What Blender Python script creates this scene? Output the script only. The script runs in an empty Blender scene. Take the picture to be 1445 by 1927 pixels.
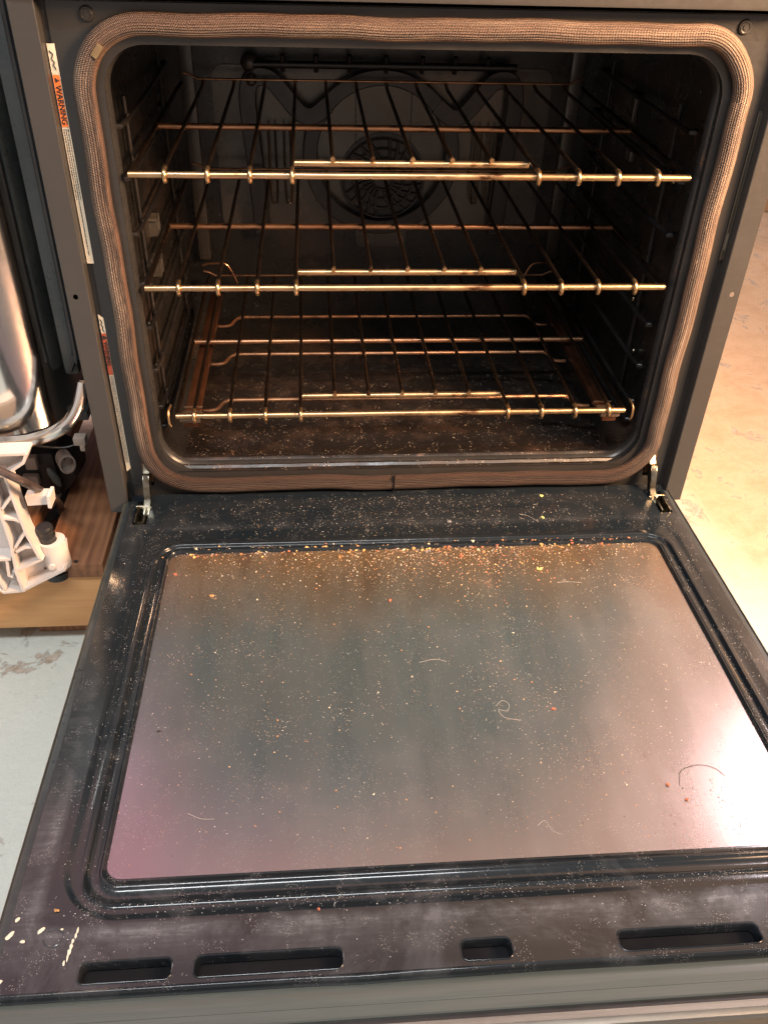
import bpy, bmesh, math, random
from mathutils import Matrix, Vector
random.seed(7)
S = bpy.context.scene
COL = S.collection
PI = math.pi

# ------------------------------------------------------------------ camera
cam = bpy.data.cameras.new('camera')
cam.sensor_fit = 'HORIZONTAL'; cam.sensor_width = 36; cam.lens = 40.2416
cam.clip_start = 0.02; cam.clip_end = 60
camo = bpy.data.objects.new('camera', cam); COL.objects.link(camo)
_M = [[0.9969515573134627, 0.022601999265854156, -0.07467758699534813],
      [-0.07321008575250124, 0.6019439697353892, -0.795175289255968],
      [0.02697917186225098, 0.7982183955086397, 0.6017636723475753]]
mw = Matrix(_M).to_4x4(); mw.translation = Vector((-0.11488, -0.96432, 0.68728))
camo.matrix_world = mw
S.camera = camo

# ------------------------------------------------------------------ world: plain indoor surroundings
W = bpy.data.worlds.new('World'); S.world = W; W.use_nodes = True
wn = W.node_tree.nodes; wl = W.node_tree.links
bg = wn['Background']; bg.inputs['Strength'].default_value = 0.95
tc = wn.new('ShaderNodeTexCoord'); sx = wn.new('ShaderNodeSeparateXYZ')
wl.new(tc.outputs['Generated'], sx.inputs[0])
rp = wn.new('ShaderNodeValToRGB')
rp.color_ramp.elements[0].position = 0.0; rp.color_ramp.elements[0].color = (0.34, 0.29, 0.24, 1)
rp.color_ramp.elements[1].position = 1.0; rp.color_ramp.elements[1].color = (0.55, 0.53, 0.53, 1)
e = rp.color_ramp.elements.new(0.5); e.color = (0.62, 0.47, 0.42, 1)
e = rp.color_ramp.elements.new(0.75); e.color = (0.62, 0.50, 0.48, 1)
e = rp.color_ramp.elements.new(0.90); e.color = (0.60, 0.56, 0.56, 1)
mr = wn.new('ShaderNodeMapRange'); mr.inputs[1].default_value = -1; mr.inputs[2].default_value = 1
wl.new(sx.outputs['Z'], mr.inputs[0]); wl.new(mr.outputs[0], rp.inputs[0]); 
def wmath(op, a, b=None, clamp=False):
    m = wn.new('ShaderNodeMath'); m.operation = op; m.use_clamp = clamp
    for i, v in enumerate((a, b)):
        if v is None: continue
        if isinstance(v, (int, float)): m.inputs[i].default_value = v
        else: wl.new(v, m.inputs[i])
    return m.outputs[0]
def wstep(v, a, b):
    m = wn.new('ShaderNodeMapRange'); m.interpolation_type = 'SMOOTHSTEP'
    m.inputs[1].default_value = a; m.inputs[2].default_value = b; wl.new(v, m.inputs[0]); return m.outputs[0]
def wmix(f, a, b):
    m = wn.new('ShaderNodeMix'); m.data_type = 'RGBA'; wl.new(f, m.inputs[0])
    for i, v in ((6, a), (7, b)):
        if isinstance(v, tuple): m.inputs[i].default_value = (*v, 1)
        else: wl.new(v, m.inputs[i])
    return m.outputs[2]
# daylight side of the shed (beyond the oven): peach, pinker to the left; clutter behind the camera
fwd = wmath('MULTIPLY', wstep(sx.outputs['Y'], 0.10, 0.45), wstep(sx.outputs['Z'], 0.0, 0.35))
side = wmix(wstep(sx.outputs['X'], -0.35, 0.30), (1.70, 1.00, 1.02), (1.75, 1.05, 0.66))
side = wmix(wstep(sx.outputs['Z'], 0.86, 0.94), side, (0.36, 0.43, 0.50))
nz = wn.new('ShaderNodeTexNoise'); nz.inputs['Scale'].default_value = 3.2; nz.inputs['Detail'].default_value = 3
wl.new(tc.outputs['Generated'], nz.inputs['Vector'])
clut = wstep(nz.outputs['Fac'], 0.40, 0.60)
dim = wmix(clut, (0.16, 0.13, 0.11), (0.95, 0.90, 0.86))
back = wmath('MULTIPLY', wstep(sx.outputs['Y'], 0.0, -0.3), 0.6)
room = wmix(back, rp.outputs[0], dim)
fin = wmix(fwd, room, side)
wl.new(fin, bg.inputs['Color'])

def area(name, loc, target, sx_, sy_, power, col, spread=180):
    l = bpy.data.lights.new(name, 'AREA'); l.shape = 'RECTANGLE'; l.size = sx_; l.size_y = sy_
    l.energy = power; l.color = col; l.spread = math.radians(spread)
    o = bpy.data.objects.new(name, l); COL.objects.link(o); o.location = loc
    d = Vector(target) - Vector(loc); o.rotation_euler = d.to_track_quat('-Z', 'Y').to_euler()
    return o
# big roof opening above and behind the camera
area('roof_light', (-0.35, -1.35, 2.6), (0, 0, 0.1), 1.5, 0.16, 62, (0.93, 0.97, 1.0))
# open door / skylight, high and to the right behind the oven: the white glare in the glass
area('door_daylight', (1.75, 1.0, 2.05), (0.3, -0.4, 0), 0.42, 0.32, 3.6, (1.0, 0.88, 0.94), 70)
# added warm fill from the right front, imitating veiling glare
area('warm_fill', (1.15, -0.75, 1.15), (0.25, 0.1, 0.40), 0.5, 0.5, 31, (1.0, 0.60, 0.34), 75)
# warm patch on the floor beyond the oven
sp = bpy.data.lights.new('floor_sunlight', 'SPOT'); sp.energy = 88; sp.color = (1.0, 0.46, 0.15)
sp.spot_size = math.radians(48); sp.spot_blend = 0.8; sp.shadow_soft_size = 0.1
so = bpy.data.objects.new('floor_sunlight', sp); COL.objects.link(so); so.location = (2.6, 2.4, 2.6)
so.rotation_euler = (Vector((1.1, 1.15, -0.25)) - so.location).to_track_quat('-Z', 'Y').to_euler()

S.view_settings.view_transform = 'Standard'; S.view_settings.look = 'None'
S.view_settings.exposure = 0; S.view_settings.gamma = 1
try: S.view_settings.use_curve_mapping = False
except Exception: pass
S.render.engine = 'CYCLES'

# ------------------------------------------------------------------ material helpers
class NT:
    def __init__(s, name):
        s.m = bpy.data.materials.new(name); s.m.use_nodes = True
        s.t = s.m.node_tree; s.n = s.t.nodes; s.l = s.t.links; s.b = s.n['Principled BSDF']
        s.tc = s.n.new('ShaderNodeTexCoord')
    def set(s, **k):
        for a, v in k.items():
            s.b.inputs[a.replace('_', ' ')].default_value = v
        return s
    def lk(s, a, b): s.l.new(a, b)
    def mapped(s, scale=(1, 1, 1), src='Object', loc=(0, 0, 0), rot=(0, 0, 0)):
        mp = s.n.new('ShaderNodeMapping'); mp.inputs['Scale'].default_value = scale
        mp.inputs['Location'].default_value = loc; mp.inputs['Rotation'].default_value = rot
        s.lk(s.tc.outputs[src], mp.inputs['Vector']); return mp.outputs[0]
    def noise(s, scale, detail=4, rough=0.55, vec=None, dist=0.0):
        x = s.n.new('ShaderNodeTexNoise'); x.inputs['Scale'].default_value = scale
        x.inputs['Detail'].default_value = detail; x.inputs['Roughness'].default_value = rough
        x.inputs['Distortion'].default_value = dist
        s.lk(vec if vec is not None else s.tc.outputs['Object'], x.inputs['Vector']); return x.outputs['Fac']
    def vor(s, scale, vec=None, feat='F1', rnd=1.0):
        x = s.n.new('ShaderNodeTexVoronoi'); x.inputs['Scale'].default_value = scale; x.feature = feat
        x.inputs['Randomness'].default_value = rnd
        s.lk(vec if vec is not None else s.tc.outputs['Object'], x.inputs['Vector']); return x.outputs['Distance'], x.outputs['Color']
    def ramp(s, fac, stops, interp='LINEAR'):
        r = s.n.new('ShaderNodeValToRGB'); cr = r.color_ramp; cr.interpolation = interp
        while len(cr.elements) < len(stops): cr.elements.new(0.5)
        for el, (p, c) in zip(cr.elements, stops):
            el.position = p; el.color = (c, c, c, 1) if isinstance(c, (int, float)) else (*c, 1)
        s.lk(fac, r.inputs[0]); return r.outputs[0]
    def math(s, op, a, b=None, c=None, clamp=False):
        m = s.n.new('ShaderNodeMath'); m.operation = op; m.use_clamp = clamp
        for i, v in enumerate((a, b, c)):
            if v is None: continue
            if isinstance(v, (int, float)): m.inputs[i].default_value = v
            else: s.lk(v, m.inputs[i])
        return m.outputs[0]
    def mix(s, fac, a, b):
        m = s.n.new('ShaderNodeMix'); m.data_type = 'RGBA'
        for i, v in ((0, fac), (6, a), (7, b)):
            if isinstance(v, (int, float)): m.inputs[i].default_value = v
            elif isinstance(v, tuple): m.inputs[i].default_value = (*v, 1)
            else: s.lk(v, m.inputs[i])
        return m.outputs[2]
    def xyz(s, vec=None):
        x = s.n.new('ShaderNodeSeparateXYZ'); s.lk(vec if vec is not None else s.tc.outputs['Object'], x.inputs[0]); return x.outputs
    def bump(s, h, strength=0.3, dist=0.001, normal=None):
        b = s.n.new('ShaderNodeBump'); b.inputs['Strength'].default_value = strength; b.inputs['Distance'].default_value = dist
        s.lk(h, b.inputs['Height'])
        if normal is not None: s.lk(normal, b.inputs['Normal'])
        s.lk(b.outputs[0], s.b.inputs['Normal']); return b.outputs[0]
    def color(s, c): s.lk(c, s.b.inputs['Base Color'])
    def rough(s, c): s.lk(c, s.b.inputs['Roughness'])

def simple(name, col, rough=0.5, metal=0.0, var=0.25, scale=30, bump=0.0, bscale=200, spec=0.5):
    t = NT(name); t.set(Metallic=metal, Specular_IOR_Level=spec)
    n = t.noise(scale, 5)
    lo = tuple(c * (1 - var) for c in col); hi = tuple(min(1, c * (1 + var)) for c in col)
    t.color(t.ramp(n, [(0.3, lo), (0.7, hi)]))
    t.rough(t.ramp(t.noise(scale * 2.3, 4), [(0.3, max(0.03, rough * 0.8)), (0.7, min(1, rough * 1.2))]))
    if bump: t.bump(t.noise(bscale, 3), bump)
    return t.m

def enamel(name, col, rough, dust=0.15, dustcol=(0.16, 0.15, 0.14), bump=0.05):
    t = NT(name)
    spd, spc = t.vor(420)
    big = t.noise(9, 6, 0.65)
    fine = t.noise(160, 3)
    m = t.math('MULTIPLY', t.ramp(big, [(0.42, 0.0), (0.75, 1.0)]), dust)
    streak = t.noise(14, 5, 0.7, t.mapped((1, 6, 14)))
    m = t.math('ADD', m, t.math('MULTIPLY', t.ramp(streak, [(0.5, 0.0), (0.8, 1.0)]), dust * 0.6), clamp=True)
    t.color(t.mix(m, col, dustcol))
    t.rough(t.math('ADD', t.ramp(fine, [(0.3, rough * 0.85), (0.7, rough * 1.15)]), t.math('MULTIPLY', m, 0.35)))
    t.bump(fine, bump)
    return t.m

M = {}
M['face'] = enamel('face_enamel', (0.020, 0.019, 0.018), 0.34, 0.30, (0.055, 0.05, 0.046))
M['strip'] = enamel('strip_enamel', (0.036, 0.034, 0.032), 0.38, 0.18, (0.06, 0.058, 0.055))
M['lip'] = enamel('lip_enamel', (0.018, 0.018, 0.018), 0.28, 0.2, (0.07, 0.065, 0.06))
M['teal'] = enamel('teal_black', (0.022, 0.029, 0.031), 0.30, 0.2)
M['black_rubber'] = simple('black_rubber', (0.014, 0.014, 0.015), 0.42, bump=0.1)
M['matt'] = simple('matt_black_inner', (0.010, 0.010, 0.012), 0.9, spec=0.1)
M['dark'] = simple('dark_plastic', (0.02, 0.02, 0.021), 0.5)

# cavity: burnt-in black porcelain with pale flecks and brown baked stains
t = NT('cavity_enamel')
d, c = t.vor(90)
rnd = t.noise(37, 2)
fleck = t.math('MULTIPLY', t.math('LESS_THAN', d, 0.10), t.math('GREATER_THAN', rnd, 0.60))
st = t.ramp(t.noise(7, 8, 0.7), [(0.50, 0.0), (0.72, 1.0)])
base = t.mix(st, (0.013, 0.012, 0.011), (0.050, 0.031, 0.022))
t.color(t.mix(fleck, base, (0.18, 0.18, 0.19)))
t.rough(t.ramp(t.noise(18, 6, 0.7), [(0.3, 0.18), (0.7, 0.42)]))
t.bump(t.noise(120, 3), 0.05); M['cavity'] = t.m

t = NT('cavity_floor_enamel')
st = t.ramp(t.noise(11, 9, 0.75), [(0.50, 0.0), (0.62, 0.25), (0.75, 1.0)])
st2 = t.ramp(t.noise(60, 6, 0.8), [(0.60, 0.0), (0.72, 1.0)])
d, c = t.vor(260)
fleck = t.math('MULTIPLY', t.math('LESS_THAN', d, 0.16), t.math('GREATER_THAN', t.noise(50, 2), 0.52))
b0 = t.mix(st, (0.010, 0.008, 0.007), (0.085, 0.05, 0.036))
b1 = t.mix(t.math('MULTIPLY', st2, 0.6), b0, (0.12, 0.07, 0.045))
t.color(t.mix(fleck, b1, (0.42, 0.33, 0.25)))
t.rough(t.ramp(t.noise(25, 6, 0.7), [(0.3, 0.22), (0.7, 0.55)])); t.bump(st2, 0.2, 0.001); M['cavity_floor'] = t.m

t = NT('back_panel_enamel')
t.color(t.ramp(t.noise(8, 5), [(0.3, (0.058, 0.053, 0.047)), (0.7, (0.105, 0.096, 0.085))]))
t.rough(t.ramp(t.noise(16, 5), [(0.3, 0.18), (0.7, 0.38)])); t.set(Metallic=0.5); M['back'] = t.m
M['ribbon'] = simple('ribbon_enamel', (0.010, 0.009, 0.009), 0.35)

def chrome_rod(name, ca, cb, cc):
    t = NT(name); t.set(Metallic=1.0)
    v = t.mapped((18, 70, 70))
    n = t.noise(1, 6, 0.75, v)
    base = t.mix(t.ramp(t.noise(12, 4), [(0.35, 0), (0.65, 1)]), ca, cb)
    spot = t.ramp(n, [(0.56, 0.0), (0.66, 1.0)])
    t.color(t.mix(spot, base, cc))
    t.rough(t.ramp(t.noise(30, 4), [(0.3, 0.24), (0.7, 0.38)]))
    t.b.inputs['Metallic'].default_value = 0.95
    return t.m
M['rod'] = chrome_rod('tarnished_wire', (0.54, 0.375, 0.205), (0.40, 0.245, 0.12), (0.10, 0.045, 0.022))
M['rod_dark'] = chrome_rod('shaded_wire', (0.085, 0.058, 0.040), (0.055, 0.038, 0.027), (0.03, 0.018, 0.012))  # wire tone darkened to carry the dark cavity it reflects
M['rod_brown'] = chrome_rod('browned_wire', (0.48, 0.27, 0.15), (0.36, 0.18, 0.10), (0.12, 0.05, 0.03))
M['grille'] = simple('sooty_grille', (0.045, 0.040, 0.036), 0.45, 0.3)
M['rail'] = simple('browned_rail', (0.085, 0.035, 0.018), 0.35, 0.7, 0.4, 20)

t = NT('zinc_steel'); t.set(Metallic=1.0)
t.color(t.ramp(t.noise(40, 5), [(0.3, (0.13, 0.105, 0.05)), (0.5, (0.27, 0.255, 0.21)), (0.7, (0.20, 0.15, 0.07))]))
t.rough(t.ramp(t.noise(90, 4), [(0.3, 0.15), (0.7, 0.35)])); M['zinc'] = t.m

t = NT('polished_stainless'); t.set(Metallic=1.0)
t.color(t.ramp(t.noise(3, 4), [(0.3, (0.74, 0.72, 0.68)), (0.7, (0.86, 0.84, 0.80))]))
t.rough(t.ramp(t.noise(30, 6, 0.7), [(0.3, 0.09), (0.7, 0.17)])); t.bump(t.noise(5, 2), 0.5, 0.006); M['chrome'] = t.m

# brushed trim on the door's outer edge, with its dotted row
t = NT('brushed_trim'); t.set(Metallic=0.85)
t.color(t.ramp(t.noise(1, 5, 0.7, t.mapped((8, 500, 500))), [(0.3, (0.17, 0.165, 0.15)), (0.7, (0.26, 0.25, 0.225))]))
t.rough(t.ramp(t.noise(60, 3), [(0.3, 0.35), (0.7, 0.5)]))
w = t.n.new('ShaderNodeTexWave'); w.inputs['Scale'].default_value = 330; w.bands_direction = 'X'; t.lk(t.tc.outputs['Object'], w.inputs['Vector'])
t.bump(w.outputs['Fac'], 0.12, 0.0003); M['trim'] = t.m

t = NT('door_end_cap')
t.color(t.ramp(t.noise(1, 5, 0.7, t.mapped((5, 220, 220))), [(0.3, (0.055, 0.066, 0.060)), (0.7, (0.085, 0.096, 0.088))]))
t.rough(t.ramp(t.noise(1, 3, 0.6, t.mapped((5, 160, 160))), [(0.3, 0.28), (0.7, 0.42)])); M['endcap'] = t.m

# woven fibreglass door seal
t = NT('woven_seal')
uv = t.tc.outputs['UV']
sc = t.mapped((1, 1, 1), 'UV')
X = t.xyz(sc)      # X: length in metres, Y: 0..1 around
rib = t.math('SINE', t.math('MULTIPLY', X['Y'], 2 * PI * 26))
kn = t.math('SINE', t.math('ADD', t.math('MULTIPLY', X['X'], 2 * PI * 620), t.math('MULTIPLY', X['Y'], 2 * PI * 13)))
hgt = t.math('ADD', t.math('MULTIPLY', rib, 0.5), t.math('MULTIPLY', kn, 0.5))
long_n = t.noise(1, 6, 0.7, t.mapped((5, 26, 1), 'UV'))
blotch = t.noise(1, 5, 0.75, t.mapped((26, 22, 1), 'UV', (4, 2, 0)))
basec = t.ramp(long_n, [(0.28, (0.055, 0.032, 0.022)), (0.42, (0.20, 0.122, 0.080)), (0.55, (0.38, 0.275, 0.195)), (0.72, (0.56, 0.45, 0.34))])
cop = t.ramp(X['Y'], [(0.36, 0.0), (0.39, 1.0), (0.47, 1.0), (0.50, 0.0)])
basec = t.mix(t.math('MULTIPLY', cop, 0.6), basec, (0.36, 0.16, 0.075))
PO = t.xyz()
lowm = t.math('MULTIPLY', t.ramp(PO['Z'], [(0.095, 1.0), (0.18, 0.0)]), 0.93)
basec = t.mix(lowm, basec, (0.055, 0.028, 0.020))          # lower run is baked darkest
topm = t.math('MULTIPLY', t.ramp(t.math('ADD', t.math('MULTIPLY', PO['X'], -1.0), 0.35), [(0.10, 0.0), (0.5, 1.0)]), t.ramp(PO['Z'], [(0.585, 0.0), (0.62, 1.0)]))
basec = t.mix(t.math('MULTIPLY', topm, 0.7), basec, (0.12, 0.058, 0.036))
around = t.math('ABSOLUTE', t.math('SUBTRACT', X['Y'], 0.335))
streakm = t.math('MULTIPLY', t.ramp(around, [(0.02, 1.0), (0.09, 0.0)]), t.ramp(blotch, [(0.38, 0.0), (0.52, 1.0)]))
edg = t.ramp(t.math('ABSOLUTE', t.math('SUBTRACT', X['Y'], 0.25)), [(0.17, 0.0), (0.24, 1.0)])
basec = t.mix(t.math('MULTIPLY', edg, 0.75), basec, (0.07, 0.038, 0.026))
lowf = t.ramp(t.noise(1, 4, 0.7, t.mapped((9, 3, 1), 'UV', (7, 1, 0))), [(0.40, 0.0), (0.60, 1.0)])
basec = t.mix(t.math('MULTIPLY', lowf, 0.60), basec, (0.075, 0.042, 0.030))
basec = t.mix(t.math('MULTIPLY', streakm, 0.85), basec, (0.03, 0.018, 0.014))
dk0 = 0
dk = t.ramp(hgt, [(0.0, 0.35), (0.7, 1.0)])
mm = t.n.new('ShaderNodeMix'); mm.data_type = 'RGBA'; mm.blend_type = 'MULTIPLY'; mm.inputs[0].default_value = 0.75
t.lk(basec, mm.inputs[6]); t.lk(dk, mm.inputs[7]); t.color(mm.outputs[2])
t.set(Roughness=0.52, Specular_IOR_Level=0.5, Sheen_Weight=0.0)
t.bump(hgt, 1.0, 0.0009); M['seal'] = t.m

# ---- door liner enamel: black, with greasy bloom along the outside of the pressed step and scuffs
GX, GY, HX, HY = 0.008, -0.348, 0.304, 0.2130
t = NT('door_liner_enamel')
P = t.xyz()
dx = t.math('SUBTRACT', t.math('ABSOLUTE', t.math('SUBTRACT', P['X'], GX)), HX)
dy = t.math('SUBTRACT', t.math('ABSOLUTE', t.math('SUBTRACT', P['Y'], GY)), HY)
mx = t.math('SMOOTH_MAX', dx, dy, 0.02)
band = t.ramp(t.math('MULTIPLY', mx, 10.0), [(0.44, 0.0), (0.52, 1.0), (0.60, 0.45), (0.85, 0.0)])
bl = t.ramp(t.noise(13, 8, 0.75, dist=0.4), [(0.38, 0.0), (0.62, 1.0)])
scr = t.ramp(t.noise(1, 6, 0.8, t.mapped((30, 260, 100))), [(0.45, 0.0), (0.75, 1.0)])
front = t.ramp(t.math('MULTIPLY', P['Y'], -1.0), [(0.30, 0.0), (0.62, 1.0)])
bloom = t.math('MULTIPLY', t.math('MULTIPLY', band, bl), t.math('ADD', t.math('MULTIPLY', scr, 0.5), 0.35))
bloom = t.math('MULTIPLY', bloom, t.math('ADD', t.math('MULTIPLY', front, 0.9), 0.25))
smear = t.math('MULTIPLY', t.ramp(t.noise(9, 9, 0.72, dist=1.2), [(0.52, 0.0), (0.70, 1.0)]), t.math('MULTIPLY', front, 0.20))
tot = t.math('ADD', bloom, smear, clamp=True)
spd, spc = t.vor(700)
spk = t.math('MULTIPLY', t.math('LESS_THAN', spd, 0.20), t.math('GREATER_THAN', t.noise(45, 3, 0.7), 0.56))
basec = t.mix(t.ramp(t.noise(6, 4), [(0.35, 0), (0.7, 1)]), (0.006, 0.010, 0.014), (0.011, 0.014, 0.017))
c1 = t.mix(t.math('MULTIPLY', tot, 0.75), basec, (0.24, 0.25, 0.27))
t.color(t.mix(t.math('MULTIPLY', spk, 0.6), c1, (0.40, 0.38, 0.36)))
t.rough(t.math('ADD', t.ramp(t.noise(11, 7, 0.7), [(0.3, 0.10), (0.7, 0.21)]), t.math('MULTIPLY', tot, 0.4)))
t.bump(t.noise(300, 3), 0.03); t.set(IOR=1.45, Coat_Weight=0.25, Coat_Roughness=0.08); M['liner'] = t.m

# ---- heat-reflecting window with an interference coating, greasy film, dust and a painted cavity reflection
t = NT('coated_window')
t.set(Metallic=0.0, IOR=2.6, Specular_Tint=(1.0, 0.82, 0.86, 1))
fl = t.noise(1, 4, 0.6, t.mapped((16, 2.2, 1)))
film = t.ramp(fl, [(0.3, 0.0), (0.7, 1.0)])
sm = t.ramp(t.noise(13, 9, 0.62), [(0.50, 0.0), (0.85, 1.0)])
bc = t.mix(film, (0.040, 0.062, 0.070), (0.062, 0.086, 0.092))
WP = t.xyz()
tc2 = t.mix(t.ramp(t.math('ADD', WP['X'], 0.5), [(0.16, 0.0), (0.42, 1.0)]), (1.0, 0.46, 0.74), (1.0, 0.74, 0.70)); t.lk(tc2, t.b.inputs['Specular Tint'])
bc = t.mix(t.math('MULTIPLY', t.ramp(t.math('ADD', t.math('MULTIPLY', WP['Y'], -1.0), t.math('MULTIPLY', t.noise(1, 3, 0.6, t.mapped((12, 2, 1))), 0.16)), [(0.20, 1.0), (0.37, 0.0)]), 0.9), bc, (0.100, 0.062, 0.024))  # brown reflection of cavity and seal painted into the far end
mot = t.ramp(t.noise(1, 6, 0.65, t.mapped((20, 7, 1)), 0.6), [(0.35, 0.0), (0.68, 1.0)])
bc = t.mix(t.math('MULTIPLY', mot, 0.16), bc, (0.12, 0.10, 0.09))
bakd = t.math('MULTIPLY', t.ramp(t.noise(1, 7, 0.7, t.mapped((26, 6, 1), 'Object', (3, 1, 0))), [(0.50, 0.0), (0.66, 1.0)]), t.ramp(t.math('MULTIPLY', WP['Y'], -1.0), [(0.13, 1.0), (0.27, 0.0)]))
bc = t.mix(t.math('MULTIPLY', bakd, 0.8), bc, (0.030, 0.018, 0.009))
bc = t.mix(t.math('MULTIPLY', sm, 0.16), bc, (0.20, 0.19, 0.18))
spd, spc = t.vor(520)
spk = t.math('MULTIPLY', t.math('LESS_THAN', spd, 0.13), t.math('GREATER_THAN', t.noise(30, 3, 0.7), 0.5))
t.color(t.mix(t.math('MULTIPLY', spk, 0.55), bc, (0.55, 0.50, 0.44)))
t.rough(t.math('ADD', t.ramp(fl, [(0.3, 0.19), (0.7, 0.26)]), t.math('MULTIPLY', sm, 0.06))); M['window'] = t.m

# wood
def wood(name, a, b, along=0, rough=0.55):
    t = NT(name); s = [70, 70, 70]; s[along] = 4.0
    n = t.noise(1, 6, 0.6, t.mapped(tuple(s)), 1.6)
    w = t.n.new('ShaderNodeTexWave'); w.inputs['Scale'].default_value = 1.0; w.inputs['Distortion'].default_value = 7; w.inputs['Detail'].default_value = 3
    s2 = [26, 26, 26]; s2[along] = 1.6
    t.lk(t.mapped(tuple(s2)), w.inputs['Vector'])
    f = t.math('ADD', t.math('MULTIPLY', n, 0.80), t.math('MULTIPLY', w.outputs['Fac'], 0.20))
    t.color(t.ramp(f, [(0.2, a), (0.75, b)])); t.rough(t.ramp(n, [(0.3, rough), (0.7, rough + 0.2)])); t.bump(f, 0.25, 0.001)
    return t.m
M['pine'] = wood('pine_beam_wood', (0.48, 0.23, 0.085), (0.64, 0.36, 0.155), 0)
M['oak'] = wood('brown_board_wood', (0.12, 0.047, 0.021), (0.30, 0.135, 0.060), 1)
M['nylon'] = simple('white_nylon', (0.62, 0.56, 0.52), 0.42, var=0.04, scale=14)
M['cap'] = simple('dull_white_cap', (0.30, 0.25, 0.21), 0.5, var=0.1)
M['paper'] = simple('cream_paper', (0.62, 0.55, 0.42), 0.45, var=0.06)
M['orange'] = simple('orange_print', (0.80, 0.19, 0.04), 0.45, var=0.05)
M['rust'] = simple('rust_red_print', (0.42, 0.085, 0.04), 0.45, var=0.08)
M['ink'] = simple('black_ink', (0.03, 0.025, 0.022), 0.5, var=0.05)
M['metal_label'] = simple('dull_metal_label', (0.075, 0.065, 0.05), 0.33, 0.6, 0.1)
M['etch'] = simple('etched_line', (0.17, 0.15, 0.12), 0.4, 0.4, 0.1)

# floor
t = NT('painted_concrete')
n1 = t.noise(3, 8, 0.7); n2 = t.noise(15, 8, 0.75, dist=0.5); n3 = t.noise(75, 5, 0.7)
chips = t.ramp(n2, [(0.585, 0.0), (0.63, 1.0)])
pt = t.ramp(n1, [(0.3, (0.53, 0.56, 0.51)), (0.7, (0.63, 0.66, 0.60))])
FP = t.xyz()
tan_sunlit = t.ramp(t.math('ADD', t.math('ADD', FP['X'], t.math('MULTIPLY', FP['Y'], 0.45)), t.math('MULTIPLY', n1, 0.5)), [(0.72, 0.0), (1.05, 1.0)])
under = t.ramp(t.math('ADD', t.math('MULTIPLY', t.math('ADD', FP['Y'], 0.30), -1.0), t.math('MULTIPLY', n1, 0.3)), [(0.32, 0.0), (0.45, 1.0)])
tan_sunlit = t.math('MAXIMUM', tan_sunlit, t.math('MULTIPLY', under, t.ramp(FP['X'], [(0.0, 0.0), (0.3, 1.0)])))
pt = t.mix(tan_sunlit, pt, t.ramp(n2, [(0.34, (0.48, 0.33, 0.20)), (0.5, (0.55, 0.39, 0.25)), (0.68, (0.61, 0.46, 0.31))]))  # tan floor tone, with the warm sunlit cast on the right mixed in
t.color(t.mix(chips, pt, t.ramp(n3, [(0.35, (0.33, 0.26, 0.19)), (0.65, (0.52, 0.47, 0.40))])))
t.rough(t.ramp(n3, [(0.3, 0.45), (0.7, 0.75)]))
t.bump(t.math('ADD', t.math('MULTIPLY', chips, -0.6), n3), 0.6, 0.003); M['floor'] = t.m

# ------------------------------------------------------------------ mesh helpers
def link(name, bm, mat, parent=None, smooth=True, angle=35):
    me = bpy.data.meshes.new(name)
    bmesh.ops.recalc_face_normals(bm, faces=bm.faces)
    bm.to_mesh(me); bm.free()
    me.materials.append(M[mat] if isinstance(mat, str) else mat)
    o = bpy.data.objects.new(name, me); COL.objects.link(o)
    if smooth:
        me.polygons.foreach_set('use_smooth', [True] * len(me.polygons))
        try: me.set_sharp_from_angle(angle=math.radians(angle))
        except Exception: pass
    if parent: o.parent = parent
    return o

def empty(name, loc=(0, 0, 0), rot=(0, 0, 0), parent=None):
    o = bpy.data.objects.new(name, None); COL.objects.link(o); o.location = loc; o.rotation_euler = rot
    o.empty_display_size = 0.02
    if parent: o.parent = parent
    return o

def tag(o, label=None, cat=None, group=None, kind=None):
    if label: o['label'] = label
    if cat: o['category'] = cat
    if group: o['group'] = group
    if kind: o['kind'] = kind
    return o

def box(bm, a, b, bev=0.0):
    r = bmesh.ops.create_cube(bm, size=1)
    vs = r['verts']
    for v in vs:
        v.co = Vector([(a[i] + b[i]) / 2 + v.co[i] * (b[i] - a[i]) for i in range(3)])
    if bev:
        es = list({e for v in vs for e in v.link_edges})
        bmesh.ops.bevel(bm, geom=es, offset=bev, segments=2, profile=0.6, affect='EDGES')

def catmull(pts, n=8, closed=False):
    P = [Vector(p) for p in pts]; out = []; L = len(P)
    rng = range(L) if closed else range(L - 1)
    for i in rng:
        if closed: p0, p1, p2, p3 = P[i - 1], P[i], P[(i + 1) % L], P[(i + 2) % L]
        else:
            p1, p2 = P[i], P[i + 1]; p0 = P[i - 1] if i else p1 * 2 - p2; p3 = P[i + 2] if i + 2 < L else p2 * 2 - p1
        for k in range(n):
            s = k / n
            out.append(0.5 * ((2 * p1) + (-p0 + p2) * s + (2 * p0 - 5 * p1 + 4 * p2 - p3) * s * s + (-p0 + 3 * p1 - 3 * p2 + p3) * s ** 3))
    if not closed: out.append(P[-1])
    return out

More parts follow.
